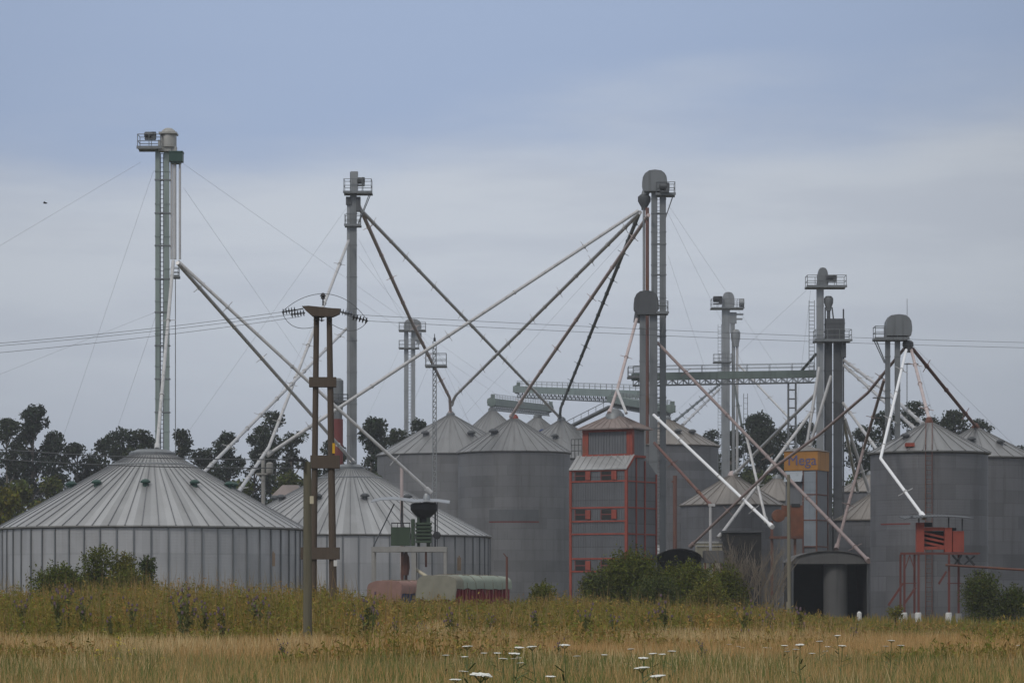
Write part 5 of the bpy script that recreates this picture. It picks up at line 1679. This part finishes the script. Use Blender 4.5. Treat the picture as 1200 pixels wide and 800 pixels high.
# ---- individual flowering plants
def proto_umbel(seed):
    r_ = random.Random(seed)
    t = thing('wild_carrot', 'white flat-topped wild carrot flower on a thin stem in the grass', 'flower', (0, 0, 0), 'wild carrot flowers in the grass')
    st = MB(); H = 1.0
    st.tube([(0, 0, 0), (.02, .01, .5), (0.0, 0, H - .05)], [.009, .007, .005], 5)
    for k in range(10):
        a = 2 * math.pi * k / 10
        st.tube([(0, 0, H - .05), (.045 * math.cos(a), .045 * math.sin(a), H)], .0025, 3)
    for k in range(6):
        zz = .1 + .11 * k; a = r_.uniform(0, 6.28)
        st.beam((0, 0, zz), (.16 * math.cos(a), .16 * math.sin(a), zz + .1), .02, .006)
    part('stem', st, MT['stem'], t)
    fl = MB()
    for k in range(26):
        rr = .058 * math.sqrt((k + .5) / 26); a = k * 2.39996
        z0 = H + .012 - rr * .12 + r_.uniform(-.004, .004)
        fl.lathe((rr * math.cos(a), rr * math.sin(a), z0), [(.006, -.006), (.014, 0), (.009, .006)], 6)
    part('umbel', fl, MT['petal'], t)
    return t


def copy_tree(o):
    c = o.copy(); COL.objects.link(c)
    for ch in o.children:
        d = ch.copy(); COL.objects.link(d); d.parent = c
    return c


um = [(x / 3 + 400, 660 + y / 3, w) for x, y, w in ((453, 292, 30), (367, 322, 22), (384, 325, 14), (436, 327, 22), (463, 347, 16), (545, 314, 22), (618, 295, 28), (688, 293, 32), (780, 287, 32), (601, 317, 34), (560, 334, 26), (612, 333, 20), (584, 358, 20), (645, 344, 18), (670, 336, 14), (420, 379, 30), (475, 390, 60), (400, 408, 36), (732, 396, 30), (1025, 300, 22), (924, 320, 20), (953, 328, 14), (968, 338, 14), (1012, 351, 20), (1102, 316, 24), (1060, 331, 30), (1084, 367, 44), (1135, 395, 44), (1160, 308, 24), (490, 396, 40))]
um += [(x / 3 + 800, 660 + y / 3, w) for x, y, w in ((553, 253, 20), (420, 285, 26), (487, 273, 20), (355, 288, 20), (373, 308, 20), (555, 289, 24), (727, 271, 22), (714, 290, 18), (766, 288, 22), (212, 296, 16), (230, 330, 18), (504, 307, 18), (176, 318, 12), (580, 322, 10), (1132, 308, 10), (1182, 287, 14))]
um += [(x / 3, 660 + y / 3, w) for x, y, w in ((380, 362, 16), (1122, 346, 18), (320, 388, 8))]
um += [(rnd.gauss(cx_, sx_), rnd.gauss(cy_, 5), rnd.uniform(12, 22)) for cx_, sx_, cy_, n_ in ((600, 28, 774, 12), (755, 22, 768, 8), (930, 40, 760, 9)) for _ in range(n_)]
pu = [proto_umbel(k) for k in range(3)]
for i, (px, py, w) in enumerate(um):
    Yf = min(76, max(22, .125 * F / (w / 3)))
    o = pu[i] if i < 3 else copy_tree(pu[i % 3])
    zt = Z_(py, Yf)
    o.location = (X_(px, Yf), Yf, 0)
    k = max(.95, 1.2 * (w / 3) / F * Yf / .125)
    o.scale = (k, k, zt)
    o.rotation_euler = (rnd.uniform(-.08, .08), rnd.uniform(-.08, .08), rnd.uniform(0, 6.28))


def proto_thistle(seed):
    r_ = random.Random(seed); rg = np.random.default_rng(seed)
    t = thing('thistle', 'dark branching thistle with dull purple heads standing in the weeds', 'thistle', (0, 0, 0), 'thistles among the weeds')
    st = MB(); heads = MB(); lp = []
    st.tube([(0, 0, 0), (.02, .02, .7), (0, 0, 1.35)], [.018, .014, .008], 6)
    tips = [Vector((0, 0, 1.38))]
    for k in range(9):
        z0 = r_.uniform(.35, 1.1); a = r_.uniform(0, 6.28); L = r_.uniform(.25, .55)
        e = Vector((math.cos(a) * L * .55, math.sin(a) * L * .55, z0 + L))
        st.tube([(0, 0, z0), (e.x * .6, e.y * .6, z0 + L * .45), e], [.009, .007, .005], 5)
        tips.append(e)
        for q in range(7):
            f = q / 7; lp.append((e.x * f + r_.uniform(-.06, .06), e.y * f + r_.uniform(-.06, .06), z0 + L * f))
    for q in range(70):
        a = r_.uniform(0, 6.28); z_ = r_.uniform(.03, 1.2); rr = r_.uniform(.02, .17) * (1.3 - z_)
        lp.append((rr * math.cos(a), rr * math.sin(a), z_))
    part('stem', st, MT['stem'], t)
    for e in tips:
        part('flower_head', MB().lathe(e, [(.012, -.02), (.036, .01), (.03, .045), (.036, .07), (.005, .075)], 8), MT['purple'], t)
    V, Fq, tt_ = leaf_quads(rg, np.array(lp), .17, .6, 1.3, .3, .2)
    o = bpy.data.objects.new('leaf', np_mesh('leaf', V, Fq, tt_, [MT['thistle']])); COL.objects.link(o); o.parent = t
    return t


pt = [proto_thistle(60 + k) for k in range(4)]
th = [(68, 693), (79, 690), (97, 700), (212, 699), (220, 697), (165, 720), (172, 724), (155, 708), (248, 735), (262, 712), (272, 740), (300, 700), (308, 704), (130, 722), (185, 722), (25, 704), (240, 706),
      (437, 712), (430, 703), (412, 715), (494, 730), (500, 735), (530, 718), (553, 720), (576, 722), (628, 716), (465, 728), (720, 722), (760, 718), (808, 722), (1000, 735), (872, 712), (898, 716), (905, 718), (780, 705), (686, 715), (823, 755), (938, 712), (332, 755), (655, 757), (20, 745)]
for i, (px, py) in enumerate(th):
    Yf = 94 + (i * 7 % 9) if py < 750 else 72
    o = pt[i] if i < 4 else copy_tree(pt[i % 4])
    zt = Z_(py, Yf); x = X_(px, Yf); g0 = gz(x, Yf)
    k = max(.45, (zt - g0) / 1.42)
    o.location = (x, Yf, g0); o.scale = (min(k, 1.1), min(k, 1.1), k); o.rotation_euler = (0, 0, rnd.uniform(0, 6.28))


def proto_mustard(seed):
    r_ = random.Random(seed)
    t = thing('yellow_wildflower', 'thin stemmed wildflower with tiny yellow blooms in the dry grass', 'flower', (0, 0, 0), 'yellow wildflowers in the dry grass')
    st = MB(); fl = MB()
    for k in range(4):
        a = r_.uniform(0, 6.28); L = r_.uniform(.6, 1); e = Vector((.16 * math.cos(a), .16 * math.sin(a), L))
        st.tube([(0, 0, 0), (e.x * .3, e.y * .3, L * .5), e], [.006, .005, .004], 4)
        for q in range(3):
            part('bloom', MB().lathe(e + Vector((r_.uniform(-.03, .03), r_.uniform(-.03, .03), r_.uniform(-.05, .02))), [(.004, -.008), (.022, 0), (.008, .01)], 6), MT['petal_yellow'], t)
    part('stem', st, MT['stem'], t)
    return t


pm = [proto_mustard(k) for k in range(2)]
ms = [(136, 742), (110, 759), (142, 748), (145, 752), (117, 764), (135, 769), (163, 772), (186, 775), (190, 768), (185, 780), (128, 767), (159, 757)]
for i, (px, py) in enumerate(ms):
    Yf = 68 + i % 5
    o = pm[i] if i < 2 else copy_tree(pm[i % 2])
    zt = Z_(py, Yf)
    o.location = (X_(px, Yf), Yf, 0); o.scale = (.8, .8, max(.3, zt)); o.rotation_euler = (0, 0, rnd.uniform(0, 6.28))

# ---- bird
Y = 150
p = P(53, 238, Y)
mb = MB().lathe(p - Vector((.11, 0, 0)), [(.004, 0), (.02, .02), (.028, .07), (.035, .13), (.026, .19), (.006, .22)], 10, axis='x')
for s_ in (-1, 1):
    w = [p + Vector((.05, .02 * s_, .01)), p + Vector((.0, .14 * s_, .06)), p + Vector((-.05, .24 * s_, .03)), p + Vector((-.07, .12 * s_, .04)), p + Vector((-.04, .02 * s_, .01))]
    mb.add(w + [q - Vector((0, 0, .008)) for q in w], [(0, 1, 2, 3, 4), (9, 8, 7, 6, 5), (0, 5, 6, 1), (1, 6, 7, 2), (2, 7, 8, 3), (3, 8, 9, 4)])
solo('bird', mb, MT['feather'], 'small dark bird flying alone in the sky left of the tallest elevator', 'bird', p)

# ------------------------------------------------------------------ camera, light, sky
cam = bpy.data.cameras.new('camera'); co = bpy.data.objects.new('camera', cam); COL.objects.link(co)
co.location = (0, 0, EYE); co.rotation_euler = (R(90), 0, 0)
cam.sensor_width = 36; cam.lens = F / 1200 * 36; cam.shift_y = (HOR - 400) / 1200
cam.clip_start = .5; cam.clip_end = 12000
SC.camera = co

SUN = Vector((-.42, -.6, .68)).normalized()
el = math.asin(SUN.z); rot = math.atan2(SUN.x, SUN.y)
sl = bpy.data.lights.new('sun', 'SUN'); so = bpy.data.objects.new('sun', sl); COL.objects.link(so)
sl.energy = 1.1; sl.angle = R(12); sl.color = (1, .96, .9)
so.rotation_euler = (-SUN).to_track_quat('-Z', 'Y').to_euler()

W = bpy.data.worlds.new('World'); SC.world = W; W.use_nodes = True
nt = W.node_tree; ns = nt.nodes; ln = nt.links
bg = ns['Background']; out = ns['World Output']
sky = ns.new('ShaderNodeTexSky'); sky.sky_type = 'NISHITA'; sky.sun_disc = False
sky.sun_elevation = el; sky.sun_rotation = rot; sky.air_density = 1; sky.dust_density = 2; sky.ozone_density = 1.5
ln.new(sky.outputs[0], bg.inputs[0]); bg.inputs[1].default_value = .08
tc = ns.new('ShaderNodeTexCoord').outputs['Generated']
sp = ns.new('ShaderNodeSeparateXYZ'); ln.new(tc, sp.inputs[0])
zz = sp.outputs[2]
n1 = noise_n(nt, mapping(nt, tc, (5, 5, 22)), 1.0, 6, .55)
n2 = noise_n(nt, mapping(nt, tc, (9, 9, 60)), 1.0, 5, .6)
wob = math_n(nt, 'ADD', zz, math_n(nt, 'MULTIPLY', math_n(nt, 'SUBTRACT', n1, .5), .09))
wob = math_n(nt, 'ADD', wob, math_n(nt, 'MULTIPLY', sp.outputs[0], -.09))
thin = ramp(nt, wob, .125, .175)          # 0 inside the low cloud bank, 1 in the bluer gap above
high = ramp(nt, zz, .26, .5)
thin = math_n(nt, 'MULTIPLY', thin, math_n(nt, 'SUBTRACT', 1.0, high))
band = ramp(nt, math_n(nt, 'ADD', zz, math_n(nt, 'MULTIPLY', math_n(nt, 'SUBTRACT', n1, .5), .05)), .02, .115)
cl = mixc(nt, band, (.405, .455, .545), (.545, .587, .655))
cl = mixc(nt, math_n(nt, 'MULTIPLY', ramp(nt, n2, .38, .66), .5), cl, (.44, .48, .565))
cl = mixc(nt, math_n(nt, 'MULTIPLY', thin, .92), cl, (.315, .405, .59))
xx = math_n(nt, 'ADD', sp.outputs[0], .03)
kx = math_n(nt, 'SUBTRACT', 1.09, math_n(nt, 'MULTIPLY', math_n(nt, 'MULTIPLY', xx, xx), 5.0))
kx = math_n(nt, 'MAXIMUM', kx, .9)
cl = mixc(nt, 1.0, cl, kx, 'MULTIPLY')
cl = mixc(nt, high, cl, (.66, .68, .71))
bg2 = ns.new('ShaderNodeBackground'); ln.new(cl, bg2.inputs[0]); bg2.inputs[1].default_value = 1.0
mx = ns.new('ShaderNodeMixShader'); mx.inputs[0].default_value = .93
ln.new(bg.outputs[0], mx.inputs[1]); ln.new(bg2.outputs[0], mx.inputs[2]); ln.new(mx.outputs[0], out.inputs['Surface'])

vs = SC.view_settings
vs.view_transform = 'Standard'; vs.look = 'None'; vs.exposure = 0; vs.gamma = 1; vs.use_curve_mapping = False

# ------------------------------------------------------------------ air
hz = MB().box((0, 1100, 39), (3200, 3200, 80))
hzm = bpy.data.materials.new('pale_air'); hzm.use_nodes = True
hn = hzm.node_tree
for n_ in list(hn.nodes):
    if n_.type == 'BSDF_PRINCIPLED': hn.nodes.remove(n_)
pv = hn.nodes.new('ShaderNodeVolumePrincipled')
pv.inputs['Color'].default_value = (.88, .9, .93, 1)
pv.inputs['Density'].default_value = .00026
pv.inputs['Anisotropy'].default_value = .2
hn.links.new(pv.outputs[0], hn.nodes['Material Output'].inputs['Volume'])
ho = mk('haze', hz, hzm, Vector((0, 0, 0)))
ho['kind'] = 'stuff'; ho['label'] = 'thin pale haze over the whole field'; ho['category'] = 'haze'
